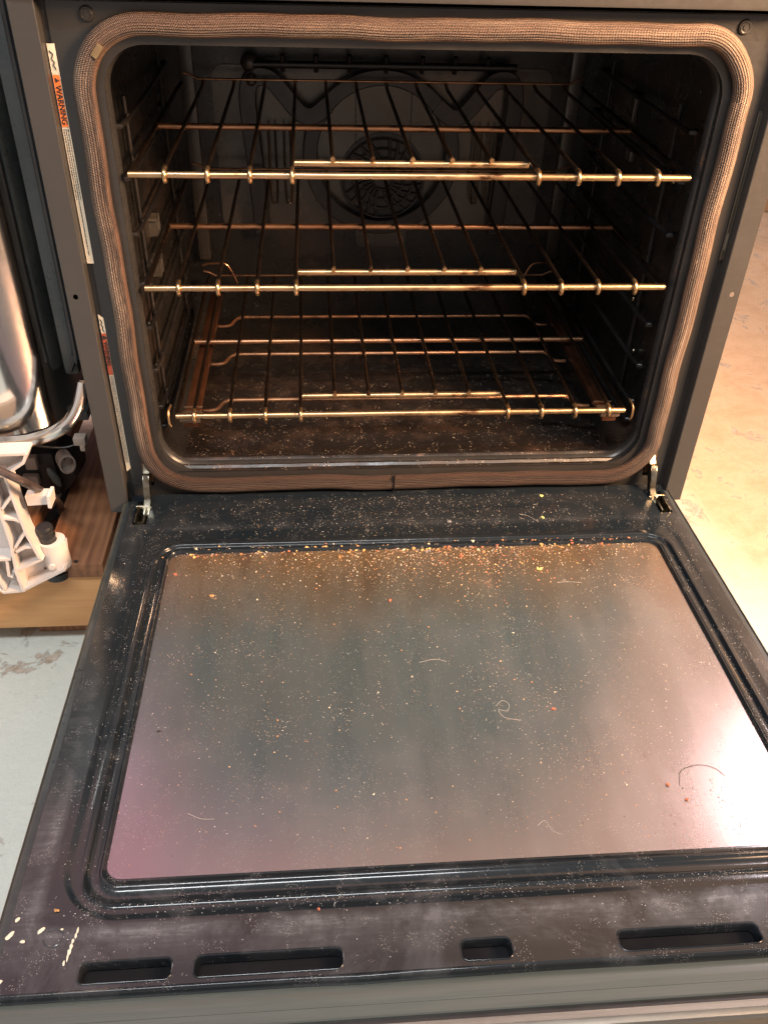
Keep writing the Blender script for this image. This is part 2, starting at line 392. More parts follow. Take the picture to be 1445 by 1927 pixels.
def sweep(bm, path, prof, closed=False, up=(0, 0, 1), cap=True, rfun=None, uv=None):
    """sweep a closed 2D profile [(u,v)] along path; u = side, v = up"""
    P = [Vector(p) for p in path]; n = len(P); rings = []
    up = Vector(up); prevn = None
    for i, p in enumerate(P):
        if closed: tg = (P[(i + 1) % n] - P[i - 1])
        else: tg = (P[min(i + 1, n - 1)] - P[max(i - 1, 0)])
        tg.normalize()
        if prevn is None:
            u = up - tg * up.dot(tg)
            if u.length < 1e-4: u = Vector((1, 0, 0)) - tg * tg.x
        else:
            u = prevn - tg * prevn.dot(tg)
        u.normalize(); prevn = u
        s = tg.cross(u)
        k = rfun(i / max(1, n - 1)) if rfun else 1.0
        rings.append([bm.verts.new(p + s * a * k + u * b * k) for a, b in prof])
    m = len(prof); N = n if closed else n - 1
    lens = [0.0]
    for i in range(n): lens.append(lens[-1] + (P[(i + 1) % n] - P[i]).length)
    lay = bm.loops.layers.uv.verify() if uv else None
    for i in range(N):
        A, B = rings[i], rings[(i + 1) % n]
        for j in range(m):
            f = bm.faces.new((A[j], A[(j + 1) % m], B[(j + 1) % m], B[j]))
            if lay:
                q = [(lens[i], j / m), (lens[i], (j + 1) / m), (lens[i + 1], (j + 1) / m), (lens[i + 1], j / m)]
                for lp, c_ in zip(f.loops, q): lp[lay].uv = c_
    if cap and not closed:
        bm.faces.new(rings[0][::-1]); bm.faces.new(rings[-1])
    return rings

def circ(r, n=12, ry=None):
    ry = ry or r
    return [(r * math.cos(2 * PI * k / n), ry * math.sin(2 * PI * k / n)) for k in range(n)]

def tube(bm, pts, r, n=12, smooth=0, closed=False):
    path = catmull(pts, smooth, closed) if smooth else pts
    L = len(path)
    sweep(bm, path, circ(r, n), closed, up=(0.13, 0.21, 0.97))

def rrect(cx, cy, hx, hy, r, n=10):
    """counter-clockwise rounded rectangle points (fixed count)"""
    out = []
    for (sx_, sy_, a0) in ((1, 1, 0), (-1, 1, 90), (-1, -1, 180), (1, -1, 270)):
        for k in range(n + 1):
            a = math.radians(a0 + 90 * k / n)
            out.append((cx + sx_ * (hx - r) + r * math.cos(a), cy + sy_ * (hy - r) + r * math.sin(a)))
    return out

def densify(pts, step):
    out = []
    for i, p in enumerate(pts):
        q = pts[(i + 1) % len(pts)]; d = math.dist(p, q); k = max(1, int(d / step))
        for s in range(k): out.append(tuple(p[j] + (q[j] - p[j]) * s / k for j in range(len(p))))
    return out

def fill2d(outer, holes):
    """triangulated flat sheet with holes, returns list of (co list, faces)"""
    cu = bpy.data.curves.new('tmp', 'CURVE'); cu.dimensions = '2D'; cu.fill_mode = 'BOTH'
    for loop in [outer] + holes:
        s = cu.splines.new('POLY'); s.points.add(len(loop) - 1)
        for p, q in zip(s.points, loop): p.co = (q[0], q[1], 0, 1)
        s.use_cyclic_u = True
    o = bpy.data.objects.new('tmp', cu); COL.objects.link(o)
    dg = bpy.context.evaluated_depsgraph_get(); dg.update()
    me = bpy.data.meshes.new_from_object(o.evaluated_get(dg))
    V = [tuple(v.co) for v in me.vertices]; F = [tuple(p.vertices) for p in me.polygons]
    bpy.data.objects.remove(o); bpy.data.curves.remove(cu); bpy.data.meshes.remove(me)
    return V, F

def add_sheet(bm, V, F, fn=lambda p: p):
    vs = [bm.verts.new(fn(v)) for v in V]
    for f in F:
        try: bm.faces.new([vs[i] for i in f])
        except ValueError: pass

def rings_bridge(bm, rings, closed=True):
    vr = [[bm.verts.new(p) for p in r] for r in rings]
    m = len(vr[0])
    for A, B in zip(vr, vr[1:]):
        for j in range(m if closed else m - 1):
            bm.faces.new((A[j], A[(j + 1) % m], B[(j + 1) % m], B[j]))
    return vr

def text_mesh(txt, size, extrude=0.0002):
    cu = bpy.data.curves.new('t', 'FONT'); cu.body = txt; cu.size = size; cu.extrude = extrude; cu.offset = size * 0.018
    cu.align_x = 'LEFT'; cu.align_y = 'CENTER'
    o = bpy.data.objects.new('t', cu); COL.objects.link(o)
    dg = bpy.context.evaluated_depsgraph_get(); dg.update()
    me = bpy.data.meshes.new_from_object(o.evaluated_get(dg))
    bpy.data.objects.remove(o); bpy.data.curves.remove(cu)
    return me

# ================================================================== SETTING
bm = bmesh.new()
vs = [bm.verts.new(p) for p in ((-8, -6, -0.228), (8, -6, -0.228), (8, 9, -0.228), (-8, 9, -0.228))]
bm.faces.new(vs)
tag(link('floor', bm, 'floor', smooth=False), kind='structure')

# ================================================================== OVEN
oven = tag(empty('wall_oven', (0, 0, -0.073)), 'black built-in oven with its door open and a copper brown woven seal round the cavity', 'oven')
oven_inv = Matrix.Translation((0, 0, 0.073))
def part(name, bm, mat, parent=oven, **k):
    """geometry is given in world coordinates; parented under the oven's base"""
    if parent is oven:
        bmesh.ops.transform(bm, matrix=oven_inv, verts=bm.verts)
    return link(name, bm, mat, parent, **k)

CX = 0.0
# ---- outer housing (behind the face)
bm = bmesh.new()
T = 0.002
box(bm, (-0.368, 0.012, -0.073), (-0.366, 0.60, 0.775)); box(bm, (0.366, 0.012, -0.073), (0.368, 0.60, 0.775))
box(bm, (-0.366, 0.598, -0.073), (0.366, 0.60, 0.775)); box(bm, (-0.366, 0.012, 0.773), (0.366, 0.598, 0.775))
box(bm, (-0.366, 0.012, -0.073), (0.366, 0.598, -0.071))
part('housing', bm, 'teal')
# ---- control panel above the cavity
bm = bmesh.new()
box(bm, (-0.396, -0.020, 0.582), (0.396, 0.010, 0.775), 0.004)
part('control_panel', bm, 'strip')

# ---- front face sheet with the opening
OPX, OPZ0, OPZ1, OPR = 0.3215, 0.034, 0.5405, 0.045
ocx, ocz = 0, (OPZ0 + OPZ1) / 2; ohx, ohz = OPX, (OPZ1 - OPZ0) / 2
open_loop = rrect(ocx, ocz, ohx, ohz, OPR, 10)
hslots = [[(-0.348, 0.012), (-0.336, 0.012), (-0.336, 0.055), (-0.348, 0.055)],
          [(0.338, 0.012), (0.350, 0.012), (0.350, 0.055), (0.338, 0.055)]]
V, F = fill2d([(-0.3645, -0.030), (0.3645, -0.030), (0.3645, 0.5765), (-0.3645, 0.5765)], [open_loop] + hslots)
bm = bmesh.new()
add_sheet(bm, V, F, lambda p: (p[0], 0.0, p[1]))
# returns: side grooves
for s in (-1, 1):
    rings_bridge(bm, [[(s * 0.3645, 0, -0.030), (s * 0.3645, 0, 0.5765)], [(s * 0.3655, 0.0005, -0.030), (s * 0.3655, 0.0005, 0.5765)],
                      [(s * 0.3660, 0.002, -0.030), (s * 0.3660, 0.002, 0.5765)], [(s * 0.3725, 0.0022, -0.030), (s * 0.3725, 0.0022, 0.5765)]], closed=False)
# stiffening crease near the groove
rings_bridge(bm, [[(-0.3645, 0, 0.5765), (0.3645, 0, 0.5765)], [(-0.3645, -0.004, 0.5785), (0.3645, -0.004, 0.5785)], [(-0.3645, -0.018, 0.580), (0.3645, -0.018, 0.580)]], closed=False)
face = part('face_panel', bm, 'face')

# ---- proud side strips
for s in (-1, 1):
    hz, hx = 0.2855, s * 0.3862
    V, F = fill2d([(s * 0.3955, -0.0215), (s * 0.3722, -0.0215), (s * 0.3722, 0.5800), (s * 0.3955, 0.5800)][::s],
                  [[(hx + 0.0028 * math.cos(a * PI / 8), hz + 0.0032 * math.sin(a * PI / 8)) for a in range(16)]])
    bm = bmesh.new()
    add_sheet(bm, V, F, lambda p: (p[0], -0.0145, p[1]))
    z0, z1 = -0.0215, 0.58
    rings_bridge(bm, [[(s * 0.3722, -0.0145, z0), (s * 0.3722, -0.0145, z1)], [(s * 0.3714, -0.0140, z0), (s * 0.3714, -0.0140, z1)],
                      [(s * 0.3710, -0.0125, z0), (s * 0.3710, -0.0125, z1)], [(s * 0.3710, 0.0018, z0), (s * 0.3710, 0.0018, z1)]], closed=False)
    rings_bridge(bm, [[(s * 0.3955, -0.0145, z0), (s * 0.3955, -0.0145, z1)], [(s * 0.3963, -0.0138, z0), (s * 0.3963, -0.0138, z1)],
                      [(s * 0.3965, -0.0120, z0), (s * 0.3965, -0.0120, z1)], [(s * 0.3965, -0.0050, z0), (s * 0.3965, -0.0050, z1)]], closed=False)
    rings_bridge(bm, [[(s * 0.3722, -0.0145, z0), (s * 0.3955, -0.0145, z0)], [(s * 0.3722, -0.005, z0 - 0.001), (s * 0.3955, -0.005, z0 - 0.001)]], closed=False)
    part('side_strip', bm, 'strip')

# ---- corner screws
for s in (-1, 1):
    bm = bmesh.new()
    bmesh.ops.create_cone(bm, cap_ends=True, segments=24, radius1=0.0075, radius2=0.0062, depth=0.0022, matrix=Matrix.Translation((s * 0.327, -0.0013, 0.5660)) @ Matrix.Rotation(PI / 2, 4, 'X'))
    tube(bm, [(s * 0.327 + 0.0048 * math.cos(a * PI / 10), -0.0026, 0.566 + 0.0048 * math.sin(a * PI / 10)) for a in range(20)], 0.0005, 6, 0, True)
    bmesh.ops.create_cone(bm, cap_ends=True, segments=6, radius1=0.0026, radius2=0.0026, depth=0.001, matrix=Matrix.Translation((s * 0.327, -0.0026, 0.5660)) @ Matrix.Rotation(PI / 2, 4, 'X'))
    part('screw', bm, 'face')

# ---- cavity (lip + walls + floor), made of rounded rings going back
bm = bmesh.new()
prof = [(0.0, 0.0), (0.0015, 0.0035), (0.0015, 0.012), (0.0, 0.014), (-0.002, 0.017), (-0.002, 0.022), (0.006, 0.026), (0.012, 0.040), (0.012, 0.500)]
rings = []
for off, y in prof:
    rings.append([(x, y, z) for x, z in rrect(ocx, ocz, ohx + off, ohz + off, OPR + off, 10)])
rings_bridge(bm, rings[:8])
part('cavity_lip', bm, 'lip')
bm = bmesh.new()
rings_bridge(bm, [[(x, 0.040, z) for x, z in rrect(ocx, ocz + 0.003, ohx + 0.012, ohz + 0.012, 0.05, 10)],
                  [(x, 0.052, z) for x, z in rrect(ocx, ocz + 0.003, ohx + 0.014, ohz + 0.014, 0.05, 10)],
                  [(x, 0.500, z) for x, z in rrect(ocx, ocz + 0.003, ohx + 0.010, ohz + 0.010, 0.05, 10)]])
part('cavity_wall', bm, 'cavity')
# cavity floor sheet and its front ridge
bm = bmesh.new()
fz = 0.0255
pr = [(-0.001, 0.0335), (0.006, 0.0335), (0.009, 0.0362), (0.012, 0.0365), (0.0145, 0.0335), (0.020, 0.0300), (0.026, 0.0300), (0.029, 0.0325), (0.032, 0.0340), (0.035, 0.0330), (0.038, 0.029), (0.045, fz + 0.001), (0.060, fz), (0.495, fz)]
NX = 40
rows = []
for y, z in pr:
    rows.append([(-0.302 + 0.604 * k / NX, y, z + 0.0003 * math.sin(k * 1.7 + y * 60)) for k in range(NX + 1)])
rings_bridge(bm, rows, closed=False)
part('cavity_floor', bm, 'cavity_floor')

# ---- back wall with pressed panels
bm = bmesh.new()
box(bm, (-0.335, 0.500, 0.01), (0.335, 0.503, 0.56))
part('cavity_back', bm, 'cavity')
def plate(name, pts, y, th, mat, parent=oven, bev=0.002):
    V, F = fill2d(pts, [])
    bm = bmesh.new(); add_sheet(bm, V, F, lambda p: (p[0], y, p[1]))
    r = bmesh.ops.extrude_face_region(bm, geom=bm.faces[:])
    for v in [g for g in r['geom'] if isinstance(g, bmesh.types.BMVert)]: v.co.y += th
    return part(name, bm, mat, parent)
plate('back_panel', rrect(-0.155, 0.315, 0.110, 0.125, 0.02), 0.4965, 0.003, 'back')
plate('back_panel', rrect(0.155, 0.315, 0.110, 0.125, 0.02), 0.4965, 0.003, 'back')
plate('back_panel', rrect(0.0, 0.30, 0.043, 0.14, 0.01), 0.4960, 0.003, 'back')
# side columns of the back wall (pale vertical edges)
for s in (-1, 1):
    bm = bmesh.new(); box(bm, (s * 0.300 - 0.010, 0.486, 0.14), (s * 0.300 + 0.010, 0.499, 0.50), 0.003); part('corner_column', bm, 'back')

# ---- dark convection element band: ring and wings
def ribbon(bm, pts, w, y0, y1, closed=False, n=10):
    path = catmull([(p[0], (y0 + y1) / 2, p[1]) for p in pts], n, closed)
    hw, hd = w / 2, abs(y1 - y0) / 2
    c = 0.0015
    prof = [(-hw + c, -hd), (hw - c, -hd), (hw, -hd + c), (hw, hd - c), (hw - c, hd), (-hw + c, hd), (-hw, hd - c), (-hw, -hd + c)]
    sweep(bm, path, prof, closed, up=(0, 1, 0))
bm = bmesh.new()
cxr, czr = -0.003, 0.315
ribbon(bm, [(cxr + 0.114 * math.cos(a * PI / 12), czr + 0.114 * math.sin(a * PI / 12)) for a in range(24)], 0.023, 0.474, 0.490, True, 4)
for s in (-1, 1):
    ribbon(bm, [(cxr + s * 0.085, 0.390), (cxr + s * 0.108, 0.374), (cxr + s * 0.128, 0.378), (cxr + s * 0.150, 0.402), (cxr + s * 0.172, 0.425), (cxr + s * 0.196, 0.426), (cxr + s * 0.207, 0.405), (cxr + s * 0.206, 0.36), (cxr + s * 0.200, 0.28), (cxr + s * 0.196, 0.19)], 0.026, 0.472, 0.488, False, 8)
part('element_band', bm, 'ribbon')
# thin heating element loops beside the band
for s in (-1, 1):
    x0 = s * 0.172; bm = bmesh.new()
    tube(bm, [(x0, 0.482, 0.36), (x0, 0.482, 0.25), (x0 + 0.004 * s, 0.482, 0.240), (x0 + 0.010 * s, 0.482, 0.25), (x0 + 0.010 * s, 0.482, 0.36)], 0.0016, 8, 4)
    tube(bm, [(x0 - s * .014, 0.482, 0.36), (x0 - s * .014, 0.482, 0.25), (x0 - s * .018, 0.482, 0.240), (x0 - s * 0.024, 0.482, 0.25), (x0 - s * 0.024, 0.482, 0.36)], 0.0016, 8, 4)
    part('convection_element', bm, 'rod_dark')
# upper element: bars across the top of the back
bm = bmesh.new()
tube(bm, [(-0.20, 0.47, 0.446), (0.20, 0.47, 0.446)], 0.0055)
for x in (-0.155, -0.105, -0.055, 0.0, 0.055, 0.105, 0.155):
    tube(bm, [(x, 0.465, 0.46), (x, 0.475, 0.436)], 0.0035)
part('broil_element', bm, 'ribbon')
# bolt cluster on the left of the back wall
bm = bmesh.new()
bmesh.ops.create_uvsphere(bm, u_segments=16, v_segments=10, radius=0.013, matrix=Matrix.Translation((-0.205, 0.476, 0.447)))
bmesh.ops.create_uvsphere(bm, u_segments=12, v_segments=8, radius=0.009, matrix=Matrix.Translation((-0.203, 0.468, 0.425)))
part('element_clamp', bm, 'back')

# ---- fan grille
bm = bmesh.new()
for r in (0.018, 0.034, 0.050, 0.066):
    tube(bm, [(cxr + 0.004 + r * math.cos(a * PI / 16), 0.488, 0.275 + r * 0.95 * math.sin(a * PI / 16)) for a in range(32)], 0.0016, 6, 0, True)
for a in range(0, 24):
    if a % 6 == 5: continue
    an = a * PI / 12
    ribbon(bm, [(cxr + 0.004 + q * math.cos(an + q * 6), 0.275 + q * math.sin(an + q * 6)) for q in (0.020, 0.038, 0.064)], 0.0045, 0.487, 0.491, False, 3)
part('fan_grille', bm, 'grille')
bm = bmesh.new()
bmesh.ops.create_cone(bm, cap_ends=True, segments=32, radius1=0.071, radius2=0.071, depth=0.003, matrix=Matrix.Translation((cxr + 0.004, 0.4945, 0.275)) @ Matrix.Rotation(PI / 2, 4, 'X'))
part('fan_opening', bm, 'ribbon')

# ---- rack supports on the side walls and lamp covers
for s in (-1, 1):
    for z in (0.075, 0.105, 0.160, 0.220, 0.278, 0.340, 0.404, 0.46):
        bm = bmesh.new()
        tube(bm, [(s * 0.333, 0.075, z - 0.010), (s * 0.322, 0.09, z - 0.010), (s * 0.322, 0.42, z - 0.010), (s * 0.333, 0.44, z - 0.010)], 0.003, 8, 4)
        part('rack_support', bm, 'ribbon')
    for y in (0.12, 0.40):
        bm = bmesh.new(); tube(bm, [(s * 0.3275, y, 0.06), (s * 0.3275, y, 0.47)], 0.0028, 8); part('support_post', bm, 'ribbon')
for s, y, z in ((1, 0.30, 0.43), (1, 0.27, 0.375), (-1, 0.215, 0.29), (-1, 0.20, 0.24)):
    bm = bmesh.new()
    h = 0.018 if z > 0.4 else 0.010
    box(bm, (s * 0.326, y - h * 1.2, z - h), (s * 0.334, y + h * 1.2, z + h), 0.003)
    part('lamp_cover', bm, 'back')
for s, y, z in ((1, 0.12, 0.39), (1, 0.10, 0.385), (-1, 0.10, 0.20), (-1, 0.11, 0.135), (1, 0.11, 0.15), (1, 0.15, 0.21), (-1, 0.06, 0.31)):
    bm = bmesh.new()
    bmesh.ops.create_uvsphere(bm, u_segments=12, v_segments=8, radius=0.0042, matrix=Matrix.Translation((s * 0.3315, y, z)))
    part('stud', bm, 'zinc')

# ---- woven seal
gz0, gz1, gw = 0.0155, 0.5592, 0.3393
pl = rrect(0, (gz0 + gz1) / 2, gw, (gz1 - gz0) / 2, 0.062, 16)
pl = densify(pl, 0.008)
path = []
for i, (x, z) in enumerate(pl):
    wob = 0.0007 * math.sin(i * 0.21) + 0.0005 * math.sin(i * 0.53 + 1)
    sag = 0.0
    if z < 0.03: sag = -0.0018 * max(0, 1 - abs(x - 0.0) / 0.10)
    path.append((x + wob, -0.0065 + 0.0008 * math.sin(i * 0.31), z + wob + sag))
bm = bmesh.new()
N = 26
prof = [(0.0107 * math.cos(2 * PI * k / N) * (1 + 0.015 * (k % 2)), 0.0082 * math.sin(2 * PI * k / N)) for k in range(N)]
sweep(bm, path, prof, True, up=(0, -1, 0), uv=True)
seal = part('door_seal', bm, 'seal', angle=80)
# clip holding the seal in its upper left corner
bm = bmesh.new()
box(bm, (-0.0035, -0.003, -0.0070), (0.0035, 0.003, 0.0070), 0.001)
bmesh.ops.transform(bm, matrix=Matrix.Translation((-0.3195, -0.0135, 0.5365)) @ Matrix.Rotation(math.radians(40), 4, 'Y'), verts=bm.verts)
part('seal_clip', bm, 'rod')
# seam and thread in the lower run
bm = bmesh.new()
box(bm, (-0.0135, -0.0160, 0.0035), (-0.0122, -0.008, 0.0275), 0.0005)
part('seal_seam', bm, 'ribbon')

# ---- labels
def label_strip(x0, x1, za, zb, y, mat, slant=0.005):
    bm = bmesh.new()
    pts = [(x0, zb + (slant if slant else 0)), (x1, zb), (x1, za), (x0, za - slant)]
    vs = [bm.verts.new((p[0], y, p[1])) for p in pts]
    f = bm.faces.new(vs); r = bmesh.ops.extrude_face_region(bm, geom=[f])
    for v in [g for g in r['geom'] if isinstance(g, bmesh.types.BMVert)]: v.co.y += 0.0004
    return bm
def on_label(parent, name, x0, x1, z0, z1, y, mat):
    bm = bmesh.new(); box(bm, (x0, y - 0.0001, z0), (x1, y + 0.0002, z1)); bmesh.ops.transform(bm, matrix=oven_inv, verts=bm.verts)
    return link(name, bm, mat, parent, smooth=False)
def down_text(parent, txt, size, x, z, y, mat, name='printed_text'):
    me = text_mesh(txt, size); me.name = name; me.materials.append(M[mat])
    R = Matrix(((0, 1, 0, x), (0, 0, -1, y), (-1, 0, 0, z + 0.073), (0, 0, 0, 1)))
    me.transform(R)
    o = bpy.data.objects.new(name, me); COL.objects.link(o); o.parent = parent; return o
def zigzag(parent, x, z, y, w, h):
    bm = bmesh.new()
    p = [(x - w, y, z), (x + w * .6, y, z - h * .2), (x - w * .5, y, z - h * .42), (x + w * .7, y, z - h * .62), (x - w * .1, y, z - h * .75), (x + w, y, z - h)]
    sweep(bm, p, [(-0.0005, -0.0001), (0.0005, -0.0001), (0.0005, 0.0001), (-0.0005, 0.0001)], up=(0, -1, 0))
    bmesh.ops.transform(bm, matrix=oven_inv, verts=bm.verts)
    link('shock_mark', bm, 'ink', parent, smooth=False)
def fine_print(parent, x0, x1, z0, z1, y, rows):
    bm = bmesh.new(); rnd = random.Random(3)
    for r in range(rows):
        x = x0 + (x1 - x0) * (r + 0.5) / rows; z = z1
        hw = (x1 - x0) / rows * 0.24
        while z > z0:
            l = rnd.uniform(0.0008, 0.0034)
            box(bm, (x - hw * rnd.uniform(.6, 1), y - 0.0001, max(z0, z - l)), (x + hw * rnd.uniform(.6, 1), y + 0.0002, z))
            z -= l + rnd.uniform(0.0004, 0.0011)
    bmesh.ops.transform(bm, matrix=oven_inv, verts=bm.verts)
    link('fine_print', bm, 'ink', parent, smooth=False)
ly = -0.0006
L1 = part('warning_label', label_strip(-0.3700, -0.3625, 0.3195, 0.5400, ly, 'paper', 0.0), 'paper', smooth=False)
L1['label'] = 'narrow cream label with an orange warning panel'
on_label(L1, 'warning_panel', -0.3695, -0.3630, 0.4640, 0.5125, ly - 0.0004, 'orange')
down_text(L1, '\u25B2', 0.0050, -0.3662, 0.5100, ly - 0.0008, 'ink')
down_text(L1, 'WARNING', 0.0076, -0.3662, 0.5030, ly - 0.0008, 'ink')
zigzag(L1, -0.3665, 0.5340, ly - 0.0007, 0.0018, 0.017)
fine_print(L1, -0.3692, -0.3630, 0.3900, 0.4620, ly - 0.0004, 3)
fine_print(L1, -0.3672, -0.3652, 0.3290, 0.3890, ly - 0.0004, 1)
L2 = part('warning_label', label_strip(-0.3688, -0.3632, 0.0400, 0.2535, ly, 'paper', 0.0045), 'paper', smooth=False)
L2['label'] = 'narrow cream label with a rust red panel and slanted ends'
on_label(L2, 'warning_panel', -0.3686, -0.3634, 0.1790, 0.2340, ly - 0.0004, 'rust')
down_text(L2, '\u25B2 WARNING', 0.0066, -0.3659, 0.2320, ly - 0.0008, 'ink')
zigzag(L2, -0.3662, 0.2520, ly - 0.0007, 0.0014, 0.016)
fine_print(L2, -0.3682, -0.3638, 0.0500, 0.1770, ly - 0.0004, 3)
# dull metal label in the right-hand groove
bm = bmesh.new(); box(bm, (0.3652, -0.0010, 0.3225), (0.3706, -0.0004, 0.4875), 0.0002)
L3 = part('metal_label', bm, 'metal_label'); L3['label'] = 'dull metal strip label with an embossed border'
for (a, b, c_, d_) in ((0.3659, 0.3662, 0.326, 0.484), (0.3696, 0.3699, 0.326, 0.484), (0.3659, 0.3699, 0.3255, 0.3259), (0.3659, 0.3699, 0.484, 0.4844), (0.3670, 0.3688, 0.335, 0.355)):
    on_label(L3, 'embossed_line', a, b, c_, d_, -0.0011, 'etch')
fine_print(L3, 0.3666, 0.3692, 0.400, 0.440, -0.0011, 2)

# ================================================================== DOOR (tilted a little up towards its free edge)
DA = math.radians(-1.377)
door = empty('door', (0, 0, 0.073), (DA, 0, 0), oven)
door['label'] = 'open oven door lying flat with crumbs on it'
DM = Matrix.Rotation(DA, 4, 'X')
def dpart(name, bm, mat, parent=None, **k):
    return link(name, bm, mat, parent or door, **k)

ZP = [(0.000, -0.0125), (0.0045, -0.0125), (0.0065, -0.0120), (0.0076, -0.0080), (0.0086, -0.0040), (0.0096, -0.0022), (0.0106, -0.0022), (0.0118, -0.0042), (0.0134, -0.0078), (0.0190, -0.0080), (0.0225, -0.0078),
      (0.0235, -0.0060), (0.0245, -0.0020), (0.0256, 0.0002), (0.0268, 0.0006), (0.0280, -0.0008), (0.0295, -0.0028), (0.0330, -0.0030), (0.040, -0.0026), (0.044, -0.0016), (0.047, -0.0004), (0.050, 0.0)]
def lerp_tab(tab, v):
    for (a, p), (b, q) in zip(tab, tab[1:]):
        if v <= b: return p + (q - p) * (v - a) / (b - a)
    return tab[-1][1]
T_TOP = [(0, 0), (.010, .0055), (.026, .0170), (.050, .0620)]
T_BOT = [(0, 0), (.010, .0125), (.026, .0290), (.050, .0430)]
T_SID = [(0, 0), (.010, .0065), (.026, .0205), (.050, .0385)]
T_RAD = [(0, .012), (.010, .016), (.026, .030), (.050, .052)]
def ring(off, z, n=12):
    x0, x1 = GX - HX - lerp_tab(T_SID, off), GX + HX + lerp_tab(T_SID, off)
    y0, y1 = GY - HY - lerp_tab(T_BOT, off), GY + HY + lerp_tab(T_TOP, off)
    return [(x, y, z * 0.45) for x, y in rrect((x0 + x1) / 2, (y0 + y1) / 2, (x1 - x0) / 2, (y1 - y0) / 2, lerp_tab(T_RAD, off), n)]
R_ = [ring(o, z) for o, z in ZP]
outer_ring = [(p[0], p[1]) for p in R_[-1]]
# outer outline of liner with the gently wavy front edge
LX, LY1, LY0 = 0.3640, -0.006, -0.6560
slots = [rrect((a + b) / 2, -0.6438, (b - a) / 2, 0.0093, 0.0065, 6) for a, b in ((-0.3050, -0.2335), (-0.2190, -0.1035), (-0.0140, 0.0285), (0.1115, 0.2290), (0.2450, 0.317))]
pockets = [[(-0.3555, -0.0735), (-0.3380, -0.0735), (-0.3380, -0.022), (-0.3555, -0.022)], [(0.3420, -0.0735), (0.3590, -0.0735), (0.3590, -0.022), (0.3420, -0.022)]]
outline = [(-LX, LY1), (-LX, LY0 + 0.004), (-LX + 0.004, LY0)] + [(-0.36 + 0.72 * k / 48, LY0) for k in range(1, 48)] + [(LX - 0.004, LY0), (LX, LY0 + 0.004), (LX, LY1)]
V, F = fill2d(outline, [outer_ring] + slots + pockets)
bm = bmesh.new()
add_sheet(bm, V, F)
rings_bridge(bm, R_)
# slot rims: rolled down edges
for s in slots:
    cx_ = sum(p[0] for p in s) / len(s); cy_ = sum(p[1] for p in s) / len(s)
    rr = []
    for off, z in ((0, 0), (-0.0003, 0.0005), (-0.0009, 0.0007), (-0.0015, 0.0002), (-0.0019, -0.0010), (-0.0021, -0.0040), (-0.0021, -0.011)):
        hx_ = max(abs(p[0] - cx_) for p in s) + off; hy_ = 0.0093 + off
        rr.append([(x, y, z) for x, y in rrect(cx_, cy_, hx_, hy_, 0.0065 + off, 6)])
    rings_bridge(bm, rr)
for s in pockets:
    rings_bridge(bm, [[(x, y, 0) for x, y in s], [(x, y, -0.010) for x, y in s]])
# rolled front edge (raised bead) and side edges
def roll(pts, dirv, prof):
    rr = [[(x + dirv[0] * o + 0, y + dirv[1] * o, z) for x, y in pts] for o, z in prof]
    rings_bridge(bm, rr, closed=False)
def wav(x): return 0.0010 * math.exp(-((x + 0.09) / 0.03) ** 2) - 0.0008 * math.exp(-((x - 0.06) / 0.05) ** 2)
rows = []
for o, z in ((0, 0), (0.0006, 0.0009), (0.0014, 0.0017), (0.0024, 0.0017), (0.0034, 0.0007), (0.0042, -0.0012), (0.0046, -0.005), (0.0048, -0.016)):
    rows.append([(x, LY0 - o - (wav(x) if o > 0.0006 else 0), z) for x in [-LX + 0.004 + (2 * LX - 0.008) * k / 60 for k in range(61)]])
rings_bridge(bm, rows, closed=False)
for s in (-1, 1):
    roll([(s * LX, LY1), (s * LX, LY0 + 0.004)], (s, 0), ((0, 0), (0.0008, -0.0003), (0.0014, -0.0012), (0.0016, -0.006), (0.0016, -0.02)))
    roll([(s * LX, LY0 + 0.004), (s * (LX - 0.004), LY0)], (s * 0.7, -0.7), ((0, 0), (0.001, 0.0001), (0.0018, -0.001), (0.0022, -0.006), (0.0022, -0.018)))
rings_bridge(bm, [[(-LX, LY1, 0), (LX, LY1, 0)], [(-LX, LY1 + 0.002, -0.002), (LX, LY1 + 0.002, -0.002)], [(-LX, LY1 + 0.002, -0.03), (LX, LY1 + 0.002, -0.03)]], closed=False)
dpart('door_liner', bm, 'liner', angle=50)
# window
bm = bmesh.new()
NXg, NYg = 24, 16
gp = rrect(GX, GY, HX + 0.004, HY + 0.004, 0.014, 8)
V, F = fill2d(gp, []); add_sheet(bm, V, F, lambda p: (p[0], p[1], -0.0054))
r = bmesh.ops.extrude_face_region(bm, geom=bm.faces[:])
for v in [g for g in r['geom'] if isinstance(g, bmesh.types.BMVert)]: v.co.z -= 0.004
dpart('window_glass', bm, 'window', smooth=False)
# dark space under slots
bm = bmesh.new(); box(bm, (-0.358, -0.6545, -0.026), (0.358, -0.606, -0.0135)); dpart('inner_frame', bm, 'matt')
# outer shell: sides, end cap, brushed trim
bm = bmesh.new()
for s in (-1, 1):
    rings_bridge(bm, [[(s * 0.3662, -0.012, -0.0065), (s * 0.3662, -0.684, -0.0065)], [(s * 0.3735, -0.012, -0.0060), (s * 0.3735, -0.684, -0.0060)],
                      [(s * 0.3745, -0.012, -0.0050), (s * 0.3745, -0.684, -0.0050)], [(s * 0.3752, -0.012, -0.0060), (s * 0.3752, -0.684, -0.0060)],
                      [(s * 0.3752, -0.012, -0.0400), (s * 0.3752, -0.684, -0.0400)]], closed=False)
box(bm, (-0.374, -0.68, -0.044), (0.374, -0.012, -0.040))
dpart('outer_shell', bm, 'teal')
for s in (-1, 1):
    bm = bmesh.new(); box(bm, (s * 0.3754 - 0.0002, -0.684, -0.0080), (s * 0.3754 + 0.0003, -0.012, -0.0048)); dpart('edge_trim', bm, 'trim')
bm = bmesh.new()
